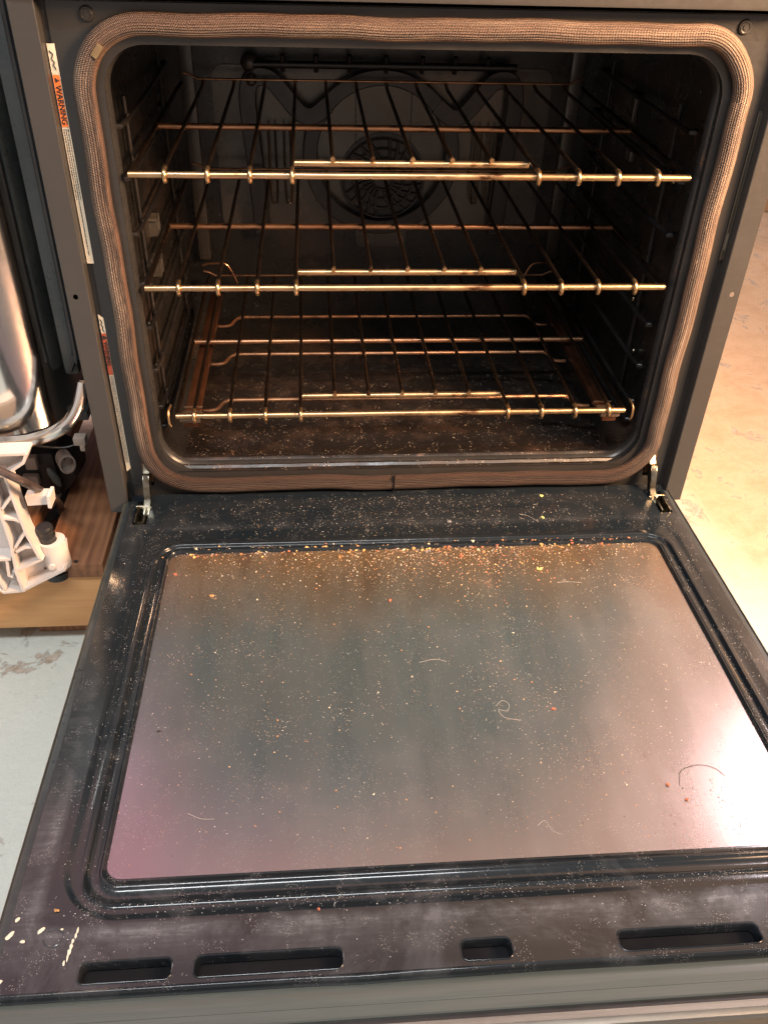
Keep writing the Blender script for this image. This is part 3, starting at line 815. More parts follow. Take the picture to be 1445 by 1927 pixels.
xs = [-0.374 + 0.748 * k / 20 for k in range(21)]
rows = [[(x, y, z) for x in xs] for y, z in ((-0.6600, -0.0075), (-0.6625, -0.0068), (-0.6720, -0.0070), (-0.6760, -0.0074), (-0.6762, -0.0078), (-0.6838, -0.0082), (-0.6848, -0.0092), (-0.6850, -0.030))]
rings_bridge(bm, rows, closed=False)
dpart('end_cap', bm, 'endcap', angle=25)
bm = bmesh.new(); box(bm, (-0.374, -0.6890, -0.030), (0.374, -0.6845, -0.0115)); dpart('shadow_gap', bm, 'black_rubber')
bm = bmesh.new()
rows = [[(x, y, z) for x in xs] for y, z in ((-0.6886, -0.0105), (-0.6894, -0.0095), (-0.6945, -0.0095), (-0.6950, -0.0100), (-0.6990, -0.0115), (-0.7010, -0.014), (-0.7015, -0.040), (-0.688, -0.042))]
rings_bridge(bm, rows, closed=False)
dpart('brushed_trim', bm, 'trim', angle=25)
# pressed circle mark near the front left corner
bm = bmesh.new()
tube(bm, [(-0.3285 + 0.0075 * math.cos(a * PI / 14), -0.6150 + 0.0068 * math.sin(a * PI / 14), -0.0001) for a in range(28)], 0.0007, 8, 0, True)
dpart('pressed_ring', bm, 'liner')
# pale paint spots
def blob(bm, x, y, rx, ry, a, h=0.0007, z=0.0):
    n = 14; rr = []
    for k_, (f, hh) in enumerate(((1, 0), (0.85, 0.6), (0.45, 1.0))):
        rr.append([bm.verts.new((x + f * (rx * math.cos(q) * math.cos(a) - ry * math.sin(q) * math.sin(a)) * (1 + 0.14 * math.sin(3 * q + x * 900)),
                    y + f * (rx * math.cos(q) * math.sin(a) + ry * math.sin(q) * math.cos(a)) * (1 + 0.14 * math.sin(2 * q + y * 700)), z + h * hh)) for q in [2 * PI * j / n for j in range(n)]])
    for A, B in zip(rr, rr[1:]):
        for j in range(n): bm.faces.new((A[j], A[(j + 1) % n], B[(j + 1) % n], B[j]))
    bm.faces.new(rr[-1])
M['spot'] = simple('cream_spots', (0.62, 0.60, 0.47), 0.6, var=0.1)
for x, y, rx, ry, a in ((-0.3600, -0.5985, 0.0022, 0.0016, 1), (-0.3655 + 0.003, -0.6110, 0.0042, 0.0018, 0.9), (-0.3395, -0.6085, 0.0032, 0.0017, 0.8), (-0.3515, -0.6165, 0.002, 0.0015, 0),
                      (-0.3605, -0.6470, 0.0025, 0.0015, 0.8), (-0.3235, -0.6085, 0.0012, 0.001, 0)):
    bm = bmesh.new(); blob(bm, x, y, rx, ry, a); dpart('paint_spot', bm, 'spot')
bm = bmesh.new()
for k in range(7):
    blob(bm, -0.3110 - 0.0008 * k + random.uniform(-.0006, .0006), -0.6100 - 0.0042 * k, random.uniform(.0007, .0014), random.uniform(.002, .0035), 0.1 * random.random(), 0.0005)
dpart('paint_spot', bm, 'spot')
# hinges: pocket channel + arm
for s, x in ((-1, -0.3470), (1, 0.3505)):
    bm = bmesh.new()
    for a, b in ((x - 0.0065, x - 0.0045), (x + 0.0045, x + 0.0065)): box(bm, (a, -0.0715, -0.010), (b, -0.030, 0.0035), 0.0004)
    box(bm, (x - 0.0065, -0.0715, -0.012), (x + 0.0065, -0.024, -0.010))
    bmesh.ops.create_cone(bm, cap_ends=True, segments=12, radius1=0.0028, radius2=0.0028, depth=0.017, matrix=Matrix.Translation((x, -0.036, 0.0015)) @ Matrix.Rotation(PI / 2, 4, 'Y'))
    dpart('hinge_channel', bm, 'zinc')
for s, x in ((-1, -0.3415), (1, 0.3440)):
    prof = [(0.012, 0.050), (-0.002, 0.0515), (-0.006, 0.0460), (-0.012, 0.0400), (-0.018, 0.0395), (-0.024, 0.0310), (-0.0275, 0.020), (-0.030, 0.010), (-0.040, 0.004), (-0.048, -0.002), (-0.045, -0.008), (-0.030, -0.006),
            (-0.020, 0.004), (-0.017, 0.014), (-0.010, 0.021), (0.012, 0.022)]
    bm = bmesh.new()
    vs = [bm.verts.new((x - 0.0040, y, z)) for y, z in prof]; f = bm.faces.new(vs)
    r = bmesh.ops.extrude_face_region(bm, geom=[f])
    for v in [g for g in r['geom'] if isinstance(g, bmesh.types.BMVert)]: v.co.x += 0.0080
    bmesh.ops.bevel(bm, geom=bm.edges[:], offset=0.0007, segments=2, affect='EDGES')
    bmesh.ops.create_cone(bm, cap_ends=True, segments=14, radius1=0.0030, radius2=0.0030, depth=0.011, matrix=Matrix.Translation((x, -0.037, 0.001)) @ Matrix.Rotation(PI / 2, 4, 'Y'))
    part('hinge_arm', bm, 'zinc')
    bm = bmesh.new()
    for q in (-1, 1): box(bm, (x + q * 0.0052 - 0.0006, -0.0045, 0.020), (x + q * 0.0052 + 0.0006, 0.004, 0.052))
    vs = [bm.verts.new(p) for p in ((x - 0.0045, -0.0005, 0.052), (x + 0.0045, -0.0005, 0.052), (x + 0.002 * s, -0.0005, 0.064))]
    f = bm.faces.new(vs); r = bmesh.ops.extrude_face_region(bm, geom=[f])
    for v in [g for g in r['geom'] if isinstance(g, bmesh.types.BMVert)]: v.co.y -= 0.0015
    part('hinge_receiver', bm, 'rod_brown')

# ================================================================== RACKS
def rack(name, zr, hw, glide, label):
    o = tag(empty(name, (0, 0.0117, zr)), label, 'oven rack', 'wire racks in the oven cavity')
    def L(bm): bmesh.ops.translate(bm, vec=(0, -0.0117, -zr), verts=bm.verts); return bm
    y0, ym, y2, ye = 0.0117, 0.2285, 0.0605, 0.46
    rt = 0.0025; zt = zr + 0.0040 + rt - 0.0004
    bm = bmesh.new()                                  # front bar turning into the side bars
    tube(bm, [(-hw - 0.001, y0, zr), (-hw + 0.001, y0, zr)] + [(-hw + 0.002 + (2 * hw - 0.004) * k / 30, y0 + 0.0002 * math.sin(k), zr) for k in range(31)] + [(hw, y0, zr)], 0.0039, 14)
    link('front_rod', L(bm), 'rod', o)
    for s in (-1, 1):
        bm = bmesh.new(); tube(bm, [(s * hw, y0, zr), (s * (hw + 0.0005), y0 + 0.02, zr), (s * (hw + 0.0005), ye, zr), (s * (hw - 0.003), ye + 0.015, zr + 0.004)], 0.0032, 12)
        link('side_rod', L(bm), 'rod_dark', o)
    bm = bmesh.new(); tube(bm, [(-hw, ym, zr - 0.0002), (hw, ym, zr - 0.0002)], 0.0040, 12); link('middle_rod', L(bm), 'rod_brown', o)
    bm = bmesh.new()
    tube(bm, [(-0.1362, y2 - 0.0005, zr)] + [(-0.1350 + 0.270 * k / 12, y2, zr) for k in range(13)] + [(0.1362, y2, zr)], 0.0040, 14); link('grip_rod', L(bm), 'rod', o)
    zs = zr + (0.013 if not glide else 0.011)
    bm = bmesh.new()
    tube(bm, [(-0.302, ye, zs + 0.008), (-0.293, ye, zs + 0.006), (-0.282, ye, zs), (-0.26, ye, zs), (0.26, ye, zs), (0.282, ye, zs), (0.293, ye, zs + 0.005), (0.302, ye, zs + 0.007)], 0.0018, 10)
    link('rear_stop', L(bm), 'rod_brown', o)
    for k in range(-6, 7):
        x = k * 0.0456
        bm = bmesh.new()
        if abs(k) >= 3:
            pts = [(x, ye + 0.004, zs - 0.002), (x, ye - 0.02, zt), (x, 0.10, zt), (x, y0 + 0.010, zt), (x, y0 + 0.002, zt + 0.0002), (x, y0 - 0.0035, zr + 0.0052), (x, y0 - 0.0064, zr + 0.0015), (x, y0 - 0.0064, zr - 0.0020), (x, y0 - 0.0048, zr - 0.0052)]
            pts = pts[:3] + catmull(pts[3:], 4)
        else:
            pts = [(x, ye + 0.004, zs - 0.002), (x, ye - 0.02, zt), (x, y2 + 0.02, zt), (x, y2 - 0.006, zt + 0.0006)]
        tube(bm, pts, rt, 10)
        link('wire', L(bm), 'rod_dark' , o)
        # bright hooked tip / cut end
        bm = bmesh.new()
        if abs(k) >= 3: tube(bm, catmull([(x, y0 + 0.0055, zt + 0.0001), (x, y0 + 0.0015, zt + 0.0002), (x, y0 - 0.0035, zr + 0.0052), (x, y0 - 0.0064, zr + 0.0015), (x, y0 - 0.0064, zr - 0.0022), (x, y0 - 0.0044, zr - 0.0058)], 4), rt + 0.0003, 12)
        else:
            tube(bm, [(x, y2 - 0.003, zt + 0.0006), (x, y2 - 0.0082, zt + 0.0008), (x, y2 - 0.0088, zt + 0.0008)], rt + 0.0002, 12)
        link('wire_end', L(bm), 'rod', o)
    if glide:
        for s in (-1, 1):
            g = bmesh.new(); box(g, (s * 0.281 - 0.010, 0.020, zr - 0.022), (s * 0.281 + 0.010, 0.44, zr - 0.012), 0.002)
            link('glide_rail', L(g), 'rail', o)
            g = bmesh.new()
            box(g, (s * 0.281 - 0.0135, 0.018, zr - 0.014), (s * 0.281 + 0.0135, 0.032, zr - 0.0085), 0.0012)
            box(g, (s * 0.281 - 0.0125, 0.036, zr - 0.013), (s * 0.281 + 0.0125, 0.045, zr - 0.0105), 0.001)
            box(g, (s * 0.281 - 0.0125, 0.055, zr - 0.013), (s * 0.281 + 0.0125, 0.057, zr - 0.0105), 0.0008)
            link('rail_end', L(g), 'zinc_dull', o)
            g = bmesh.new(); tube(g, [(s * 0.3035, 0.020, zr + 0.012), (s * 0.3055, 0.008, zr + 0.008), (s * 0.3050, 0.0035, zr - 0.004), (s * 0.3035, 0.004, zr - 0.010)], 0.0016, 8, 4)
            link('side_hook', L(g), 'rod', o)
        for yy in (0.079, 0.2165, 0.349):
            g = bmesh.new()
            tube(g, [(-0.272, yy - 0.002, zr - 0.030), (-0.262, yy - 0.002, zr - 0.030), (-0.252, yy - 0.001, zr - 0.028), (-0.243, yy, zr - 0.019), (-0.234, yy, zr - 0.0155), (-0.224, yy, zr - 0.015), (-0.12, yy, zr - 0.015), (0.12, yy, zr - 0.015),
                     (0.222, yy, zr - 0.015), (0.232, yy, zr - 0.0155), (0.241, yy, zr - 0.019), (0.250, yy - 0.001, zr - 0.028), (0.260, yy - 0.002, zr - 0.030), (0.270, yy - 0.002, zr - 0.030)], 0.0028, 10, 4)
            link('cross_rod', L(g), 'rod_brown', o)
        for s in (-1, 1):
            g = bmesh.new(); tube(g, [(s * 0.303, 0.46, zr + 0.029), (s * 0.29, 0.46, zr + 0.032), (s * 0.268, 0.46, zr + 0.032), (s * 0.258, 0.46, zr + 0.024), (s * 0.246, 0.46, zr - 0.003)], 0.0018, 8, 4)
            link('rear_loop', L(g), 'rod_brown', o)
    return o
M['zinc_dull'] = simple('dull_brown_zinc', (0.28, 0.20, 0.14), 0.35, 0.9, 0.3)
rack('oven_rack', 0.4134, 0.3114, False, 'top wire rack of the three, its brassy front bar highest in the cavity')
rack('oven_rack', 0.2845, 0.3114, False, 'middle wire rack of the three, between the highest rack and the one on rails')
rack('oven_rack', 0.1113, 0.2960, True, 'lowest wire rack, on brown glide rails with cranked cross rods under it')

# ================================================================== CRUMBS, HAIRS ON THE DOOR
M['crumb'] = simple('toasted_crumbs', (0.50, 0.27, 0.11), 0.7, var=0.6, scale=300)
t = NT('mixed_dust'); 
at = t.n.new('ShaderNodeAttribute'); at.attribute_name = 'tint'; t.color(at.outputs['Color']); t.set(Roughness=0.7); M['dust'] = t.m
M['green'] = simple('yellow_green_flake', (0.62, 0.60, 0.20), 0.6, var=0.3, scale=300)
M['red'] = simple('rusty_flake', (0.42, 0.13, 0.07), 0.6, var=0.4, scale=300)
M['grey'] = simple('grey_flake', (0.20, 0.19, 0.20), 0.6, var=0.4, scale=300)
M['black'] = simple('charred_flake', (0.02, 0.015, 0.012), 0.5, var=0.4, scale=300)
def surf_z(x, y):
    d = max(abs(x - GX) - HX, abs(y - GY) - HY)
    if d < 0.003: return -0.0054
    return max(-0.0054, min(0.0, -0.0036 + (d - 0.012) / 0.016 * 0.0024)) if d < 0.028 else 0.0
verts, faces, tints = [], [], []
def speck(x, y, s, col, flat=0.6):
    z = surf_z(x, y) + s * 0.25
    b = len(verts); a = random.random() * 6.28
    sh = [(1, 0, 0), (-0.3, 0.8, 0), (-0.6, -0.7, 0), (0.1, 0.05, 0.9), (0.05, 0.0, -0.6)]
    for px, py, pz in sh:
        px, py = px + random.uniform(-.3, .3), py + random.uniform(-.3, .3)
        verts.append((x + s * (px * math.cos(a) - py * math.sin(a)), y + s * (px * math.sin(a) + py * math.cos(a)), z + s * pz * flat))
    for f in ((0, 1, 3), (1, 2, 3), (2, 0, 3), (1, 0, 4), (2, 1, 4), (0, 2, 4)): faces.append(tuple(b + i for i in f)); tints.append(col)
PAL = [(0.62, 0.53, 0.40), (0.66, 0.60, 0.50), (0.50, 0.37, 0.23), (0.64, 0.61, 0.56), (0.42, 0.23, 0.11)]
def slotted(x, y): return any(min(p[0] for p in s) - .002 < x < max(p[0] for p in s) + .002 and min(p[1] for p in s) - .002 < y < max(p[1] for p in s) + .002 for s in slots + pockets)
rnd = random.Random(11)
patch = [(rnd.uniform(-0.27, 0.28), rnd.uniform(-0.50, -0.14), rnd.uniform(0.012, 0.05)) for _ in range(46)]
def put(n, fn, smin, smax, pal=PAL):
    for _ in range(n):
        x, y = fn()
        if abs(x) > 0.362 or y > -0.008 or y < -0.652 or slotted(x, y): continue
        s = 1.25 * (smin + (smax - smin) * random.random() ** 3)
        speck(x, y, s, random.choice(pal))
def pfn():
    c_ = rnd.choice(patch); return random.gauss(c_[0], c_[2]), random.gauss(c_[1], c_[2] * 0.8)
put(2900, pfn, 0.00018, 0.00062)
put(150, pfn, 0.0005, 0.0014, [(0.62, 0.42, 0.22), (0.5, 0.25, 0.12), (0.7, 0.6, 0.45)])
put(2000, lambda: (random.uniform(-0.29, 0.31), -0.14 - 0.40 * random.random() ** 1.1), 0.00022, 0.0006)
put(900, lambda: (random.gauss(0.03, 0.15), -0.125 - abs(random.gauss(0, 0.035))), 0.0003, 0.0011, PAL + [(0.62, 0.30, 0.12), (0.5, 0.18, 0.10)])
put(420, lambda: (random.gauss(0.10, 0.05), -0.135 - abs(random.gauss(0, 0.045))), 0.0003, 0.0013, [(0.62, 0.30, 0.16), (0.70, 0.42, 0.18), (0.55, 0.20, 0.12), (0.8, 0.6, 0.35)])
put(300, lambda: (random.gauss(-0.03, 0.04), -0.135 - abs(random.gauss(0, 0.04))), 0.0003, 0.0010, PAL + [(0.62, 0.30, 0.12)])
put(1500, lambda: (random.gauss(0.0, 0.16), random.uniform(-0.115, -0.02)), 0.00025, 0.0007)
put(500, lambda: (random.uniform(-0.29, 0.30), -0.128 - abs(random.gauss(0, 0.012))), 0.0003, 0.0011, PAL + [(0.62, 0.30, 0.12), (0.2, 0.16, 0.15)])
put(420, lambda: (random.uniform(-0.28, 0.29), random.gauss(-0.129, 0.006)), 0.0006, 0.0024, [(0.62, 0.30, 0.10), (0.75, 0.46, 0.16), (0.40, 0.14, 0.07), (0.2, 0.16, 0.15), (0.7, 0.6, 0.4)])
WH = [(0.75, 0.75, 0.76), (0.6, 0.6, 0.62)]
put(380, lambda: (random.gauss(-0.318, 0.010), random.uniform(-0.62, -0.09)), 0.0002, 0.0005, WH)
put(260, lambda: (random.gauss(0.335, 0.008), random.uniform(-0.45, -0.09)), 0.0002, 0.0005, WH)
put(380, lambda: (random.uniform(-0.32, 0.30), -0.590 - abs(random.gauss(0, 0.007))), 0.0002, 0.00055, WH)
put(80, lambda: (random.uniform(-0.36, 0.33), random.uniform(-0.65, -0.59)), 0.0002, 0.0006, WH)
put(200, lambda: (random.gauss(0.25, 0.04), random.gauss(-0.52, 0.03)), 0.0003, 0.0009, [(0.12, 0.05, 0.03), (0.3, 0.1, 0.06), (0.06, 0.04, 0.03)])
put(120, lambda: (random.uniform(-0.29, 0.31), random.uniform(-0.555, -0.50)), 0.0003, 0.0008, [(0.12, 0.05, 0.03), (0.6, 0.3, 0.12)])
nd = len(verts)
def cav(n, fn, smin, smax):
    for _ in range(n):
        x, y = fn()
        if abs(x) > 0.30 or y < 0.045 or y > 0.45: continue
        speck(x, y, smin + (smax - smin) * random.random() ** 3, random.choice(PAL + [(0.3, 0.18, 0.1), (0.12, 0.07, 0.05)]))
cav(260, lambda: (random.uniform(-0.29, 0.29), 0.045 + abs(random.gauss(0, 0.07))), 0.0003, 0.0010)
cav(120, lambda: (random.gauss(-0.25, 0.03), 0.05 + abs(random.gauss(0, 0.04))), 0.0003, 0.0010)
Rm = DM.inverted()
for i in range(nd, len(verts)):
    v = Vector(verts[i]); zz = v.z - surf_z(v.x, v.y); v.z = 0.0262 + zz; verts[i] = tuple(Rm @ v)
me = bpy.data.meshes.new('crumbs'); me.from_pydata(verts, [], faces); me.materials.append(M['dust'])
ca = me.color_attributes.new('tint', 'FLOAT_COLOR', 'CORNER')
i = 0
for p, c_ in zip(me.polygons, tints):
    for li in p.loop_indices: ca.data[li].color = (*c_, 1)
o = bpy.data.objects.new('crumbs', me); COL.objects.link(o); o.rotation_euler = (DA, 0, 0)
tag(o, 'fine pale crumbs and dust scattered over the open oven door', 'crumbs', kind='stuff')

# single larger crumbs
def flake(x, y, s, mat, label, grp='larger crumbs on the oven door', lumps=3, name='crumb'):
    bm = bmesh.new(); r2 = random.Random(int(x * 1e5) + int(y * 1e5))
    for k in range(lumps):
        m_ = Matrix.Translation((r2.uniform(-s, s) * .7, r2.uniform(-s, s) * .5, s * 0.35)) @ Matrix.Rotation(r2.random() * 3, 4, 'Z') @ Matrix.Diagonal((1, r2.uniform(.5, .9), r2.uniform(.4, .7), 1))
        rr = bmesh.ops.create_icosphere(bm, subdivisions=2, radius=s * r2.uniform(.45, .75), matrix=m_)
        for v in rr['verts']: v.co += Vector((r2.uniform(-1, 1), r2.uniform(-1, 1), r2.uniform(-1, 1))) * s * 0.11
    w = DM @ Vector((x, y, surf_z(x, y)))
    o = link(name, bm, mat, smooth=False); o.location = w; o.rotation_euler = (DA, 0, 0)
    tag(o, label, 'crumb', grp)
flake(0.153, -0.179, 0.0040, 'green', 'yellow-green crumb on the glass below the far crumb line')
flake(0.188, -0.031, 0.0034, 'green', 'yellow-green crumb on the black enamel nearest the oven seal')
flake(0.179, -0.080, 0.0026, 'green', 'yellow-green crumb on the black rim between the seal and the window', lumps=2)
flake(0.0034, -0.1320, 0.0036, 'crumb', 'tan crumb in the window groove near its middle')
flake(0.054, -0.087, 0.0060, 'grey', 'grey flat flake on the black enamel rim in front of the seal', lumps=1)
flake(0.110, -0.1300, 0.0033, 'red', 'reddish lump in the groove, the larger of the two rust-coloured ones')
flake(0.205, -0.1290, 0.0040, 'red', 'long rusty flake in the window groove towards its right end')
flake(-0.034, -0.2290, 0.0028, 'red', 'small rust-red crumb on the upper middle of the glass')
flake(-0.243, -0.2110, 0.0026, 'crumb', 'tan crumb alone on the upper left of the glass')
flake(-0.290, -0.1700, 0.0024, 'red', 'pink-red crumb at the left edge of the glass')
flake(0.118, -0.4020, 0.0022, 'red', 'small red crumb right of centre on the glass')
flake(0.2045, -0.4990, 0.0026, 'red', 'dark red flake, uppermost of the pair by the glare spot')
flake(0.2160, -0.5150, 0.0024, 'red', 'dark red flake, lower one of the pair by the glare spot')
flake(-0.276, -0.4100, 0.0018, 'black', 'black speck on the pink left part of the glass')
flake(-0.330, -0.5920, 0.0030, 'crumb', 'orange-brown fleck at the front left corner of the pressed step', lumps=2)
flake(-0.123, -0.6050, 0.0020, 'red', 'pinkish crumb on the enamel in front of the window')
ORD = ('first', 'second', 'third', 'fourth', 'fifth', 'sixth', 'seventh', 'eighth', 'ninth', 'tenth', 'eleventh')
GR = ((-0.20, -0.128), (-0.155, -0.131), (-0.11, -0.126), (-0.07, -0.132), (-0.035, -0.127), (0.045, -0.131), (0.075, -0.128), (0.14, -0.127), (0.168, -0.129), (0.245, -0.131), (-0.24, -0.129),
                             (0.02, -0.14), (0.09, -0.142), (0.06, -0.150), (-0.09, -0.145), (0.13, -0.150))
for k, (x, y) in enumerate(GR):
    kind_ = ('crumb', 'red', 'crumb', 'grey')[k % 4]
    tone = {'crumb': 'tan toasted', 'red': 'rusty toasted', 'grey': 'greyish'}[kind_]
    flake(x, y, 0.0019 + 0.0007 * (k % 3), kind_, '%s crumb, %s from left of the %s' % (tone, ORD[sorted(range(11) if k < 11 else range(11, 16), key=lambda q: GR[q][0]).index(k)], 'eleven in the far groove' if k < 11 else 'five below the far groove'), 'toasted crumbs along the far groove of the window', 2)
# hairs
M['hair'] = simple('pale_hair', (0.62, 0.58, 0.52), 0.5, var=0.1)
def hair(pts, label, r=0.00012, mat='hair'):
    w0 = Vector((pts[0][0], pts[0][1], 0)); bm = bmesh.new()
    path = catmull([(p[0] - w0.x, p[1] - w0.y, surf_z(p[0], p[1]) + 0.0004) for p in pts], 6)
    sweep(bm, path, circ(r, 5), up=(0, 0, 1))
    o = link('hair', bm, mat); o.location = DM @ w0; o.rotation_euler = (DA, 0, 0)
    tag(o, label, 'hair', 'hairs lying on the oven door')
hair([(0.060, -0.395), (0.068, -0.388), (0.074, -0.394), (0.070, -0.402), (0.062, -0.400), (0.066, -0.410), (0.082, -0.415)], 'pale looped hair right of centre on the glass')
hair([(0.170, -0.205), (0.185, -0.2045), (0.200, -0.207)], 'short straight pale hair on the upper right of the glass')
hair([(-0.012, -0.330), (0.005, -0.326), (0.018, -0.330)], 'short pale hair across the middle of the glass')
hair([(0.072, -0.535), (0.080, -0.530), (0.084, -0.540), (0.092, -0.545)], 'curled pale hair near the front edge of the glass')
hair([(-0.238, -0.505), (-0.226, -0.511), (-0.214, -0.512)], 'thin pale hair on the pink front left of the glass')
hair([(0.215, -0.500), (0.222, -0.484), (0.240, -0.478), (0.255, -0.482), (0.262, -0.492)], 'dark arched hair over the bright glare spot', r=0.0002, mat='black')
hair([(0.150, -0.070), (0.160, -0.074), (0.172, -0.088)], 'bent hair on the black rim left of a yellow-green crumb')

# ================================================================== PALLET
pal = tag(empty('wooden_pallet', (-0.2, 0.2, -0.228)), 'brown wooden pallet with a pale pine front beam under both appliances', 'pallet')
def pp(name, a, b, mat, bev=0.002):
    bm = bmesh.new(); box(bm, a, b, bev); bmesh.ops.translate(bm, vec=(0.2, -0.2, 0.228), verts=bm.verts); return link(name, bm, mat, pal)
pp('front_beam', (-1.30, -0.055, -0.1930), (0.35, -0.015, -0.0985), 'pine')
pp('back_beam', (-1.30, 0.55, -0.1930), (0.35, 0.59, -0.0985), 'oak')
pp('deck_board', (-0.4890, -0.060, -0.0980), (-0.4080, 0.60, -0.0740), 'oak', 0.003)
pp('deck_board', (-0.3400, -0.060, -0.0980), (-0.200, 0.60, -0.0740), 'oak', 0.003)
pp('deck_board', (0.10, -0.060, -0.0980), (0.24, 0.60, -0.0740), 'oak', 0.003)
pp('deck_board', (-1.2, -0.060, -0.0980), (-1.06, 0.60, -0.0740), 'oak', 0.003)
pp('deck_board', (-0.640, -0.050, -0.0980), (-0.520, 0.60, -0.0740), 'oak', 0.003)
pp('bottom_board', (-1.30, 0.10, -0.226), (-0.3, 0.24, -0.1955), 'oak', 0.003)
pp('bottom_board', (-0.530, -0.03, -0.227), (-0.450, 0.6, -0.1950), 'oak', 0.003)
bm = bmesh.new()
for x, y in ((-0.478, -0.014), (-0.444, -0.012)):
    bmesh.ops.create_cone(bm, cap_ends=True, segments=10, radius1=0.003, radius2=0.003, depth=0.0012, matrix=Matrix.Translation((x + 0.2, y - 0.042 - 0.2, -0.0736 + 0.228)))
link('nail_head', bm, 'dark', pal)

# ================================================================== DISHWASHER (beside the oven, stripped of its panels)
dw = tag(empty('dishwasher', (-0.75, 0.25, -0.0985)), 'stripped dishwasher with a polished steel tub and white nylon leg frame', 'dishwasher')
def dp(name, bm, mat, **k):
    bmesh.ops.translate(bm, vec=(0.75, -0.25, 0.0985), verts=bm.verts); return link(name, bm, mat, dw, **k)
# polished tub: flat front, rounded corner, straight side
sec = [(-1.02, -0.012), (-0.66, -0.012), (-0.58, -0.011)] + [(-0.522 + 0.088 * math.sin(a), 0.078 - 0.088 * math.cos(a)) for a in [PI / 2 * k / 12 for k in range(13)]] + [(-0.434, 0.20), (-0.434, 0.52)]
bm = bmesh.new()
rows = [[(x, y, z) for x, y in sec] for z in (0.098, 0.16, 0.22, 0.30, 0.40, 0.52, 0.65, 0.62)]
rings_bridge(bm, rows, closed=False)
dp('steel_tub', bm, 'chrome', angle=80)
# rolled rim sweeping up at its right end
bm = bmesh.new()
rim = catmull([(-1.02, -0.028, 0.101), (-0.62, -0.028, 0.101), (-0.50, -0.028, 0.102), (-0.462, -0.026, 0.107), (-0.432, -0.022, 0.120), (-0.414, -0.012, 0.140), (-0.404, 0.0, 0.170)], 8)
sweep(bm, rim, [(a * 0.75, b * 0.85) for a, b in [(-0.011, -0.0075), (-0.008, -0.010), (0.008, -0.010), (0.011, -0.007), (0.0125, 0.004), (0.009, 0.0075), (0.002, 0.0055), (-0.008, 0.004)]], up=(0, -0.2, 1))
dp('tub_rim', bm, 'chrome', angle=60)
# black insulation jacket and side rail
bm = bmesh.new()
box(bm, (-0.4330, 0.035, 0.16), (-0.414, 0.56, 0.62), 0.006); dp('side_rail', bm, 'teal')
bm = bmesh.new(); box(bm, (-0.4120, 0.10, 0.13), (-0.402, 0.56, 0.62), 0.004); dp('insulation_jacket', bm, 'black_rubber')
bm = bmesh.new(); tube(bm, [(-0.4120, 0.030, 0.62), (-0.4120, 0.030, 0.22), (-0.4150, 0.030, 0.19), (-0.424, 0.030, 0.17)], 0.004, 8, 4); dp('door_seal', bm, 'black_rubber')
# dark box added to stand for the shaded hollow under the tub
bm = bmesh.new(); box(bm, (-1.02, 0.03, -0.0735), (-0.545, 0.56, -0.035), 0.004); dp('hollow_filler', bm, 'dark')
bm = bmesh.new(); box(bm, (-1.02, 0.05, 0.085), (-0.42, 0.56, 0.097)); dp('tub_underside', bm, 'dark')
# white nylon leg frame, drawn in the x-z plane
CAMP = Vector((-0.11488, -0.96432, 0.68728))
def unp(px, py, y=-0.068):
    d = Matrix(_M) @ Vector(((px - 722.5) / 1615.25, -(py - 963.5) / 1615.25, -1)); k = (y - CAMP.y) / d.y
    p = CAMP + d * k; return (p.x, p.z)
def leg_shape(bm, px, y0, y1):
    V, F = fill2d([unp(*p) for p in px], []); n0 = len(bm.verts)
    add_sheet(bm, V, F, lambda p: (p[0], y0, p[1]))
    fs = [f for f in bm.faces if all(v.index == -1 or True for v in f.verts)][-len(F):]
    r = bmesh.ops.extrude_face_region(bm, geom=fs)
    for v in [g for g in r['geom'] if isinstance(g, bmesh.types.BMVert)]: v.co.y += (y1 - y0)
bm = bmesh.new()
leg_shape(bm, [(-60, 846), (56, 842), (50, 858), (20, 884), (34, 930), (58, 1000), (80, 1040), (122, 1022), (127, 1058), (95, 1076), (48, 1103), (10, 1104), (-4, 1060), (-60, 1060)], -0.060, -0.0565)
ribn = [0]
def rib(pts, w=0.0035, y0=-0.084, y1=-0.059):
    ribn[0] += 1; y0 += ribn[0] * 0.0002; y1 += ribn[0] * 0.00013
    P2 = [unp(*p) for p in pts]
    path = [(x, (y0 + y1) / 2, z) for x, z in P2]
    hd = abs(y1 - y0) / 2
    sweep(bm, path, [(-w / 2, -hd), (w / 2, -hd), (w / 2, hd), (-w / 2, hd)], up=(0, 1, 0))
for r_ in ([(-60, 846), (55, 841)], [(55, 841), (50, 858), (14, 882), (-60, 884)], [(14, 880), (30, 925), (54, 990), (80, 1038)], [(-12, 885), (6, 950), (26, 1010), (34, 1052), (36, 1064), (50, 1100)],
           [(28, 920), (10, 945)], [(2, 962), (34, 965), (48, 972)], [(52, 990), (34, 1018)], [(36, 1026), (52, 1018), (66, 1017)], [(-60, 1044), (8, 1041), (26, 1040)],
           [(30, 1064), (58, 1052), (84, 1040)], [(-60, 1092), (-4, 1092), (12, 1103), (46, 1100), (90, 1078), (126, 1060)], [(18, 1044), (22, 1072), (30, 1074)], [(-5, 1062), (14, 1098)]):
    rib(r_)
# horizontal catch arm
rib([(52, 937), (98, 934)], 0.014, -0.078, -0.062)
rib([(95, 924), (98, 946)], 0.004, -0.083, -0.060)
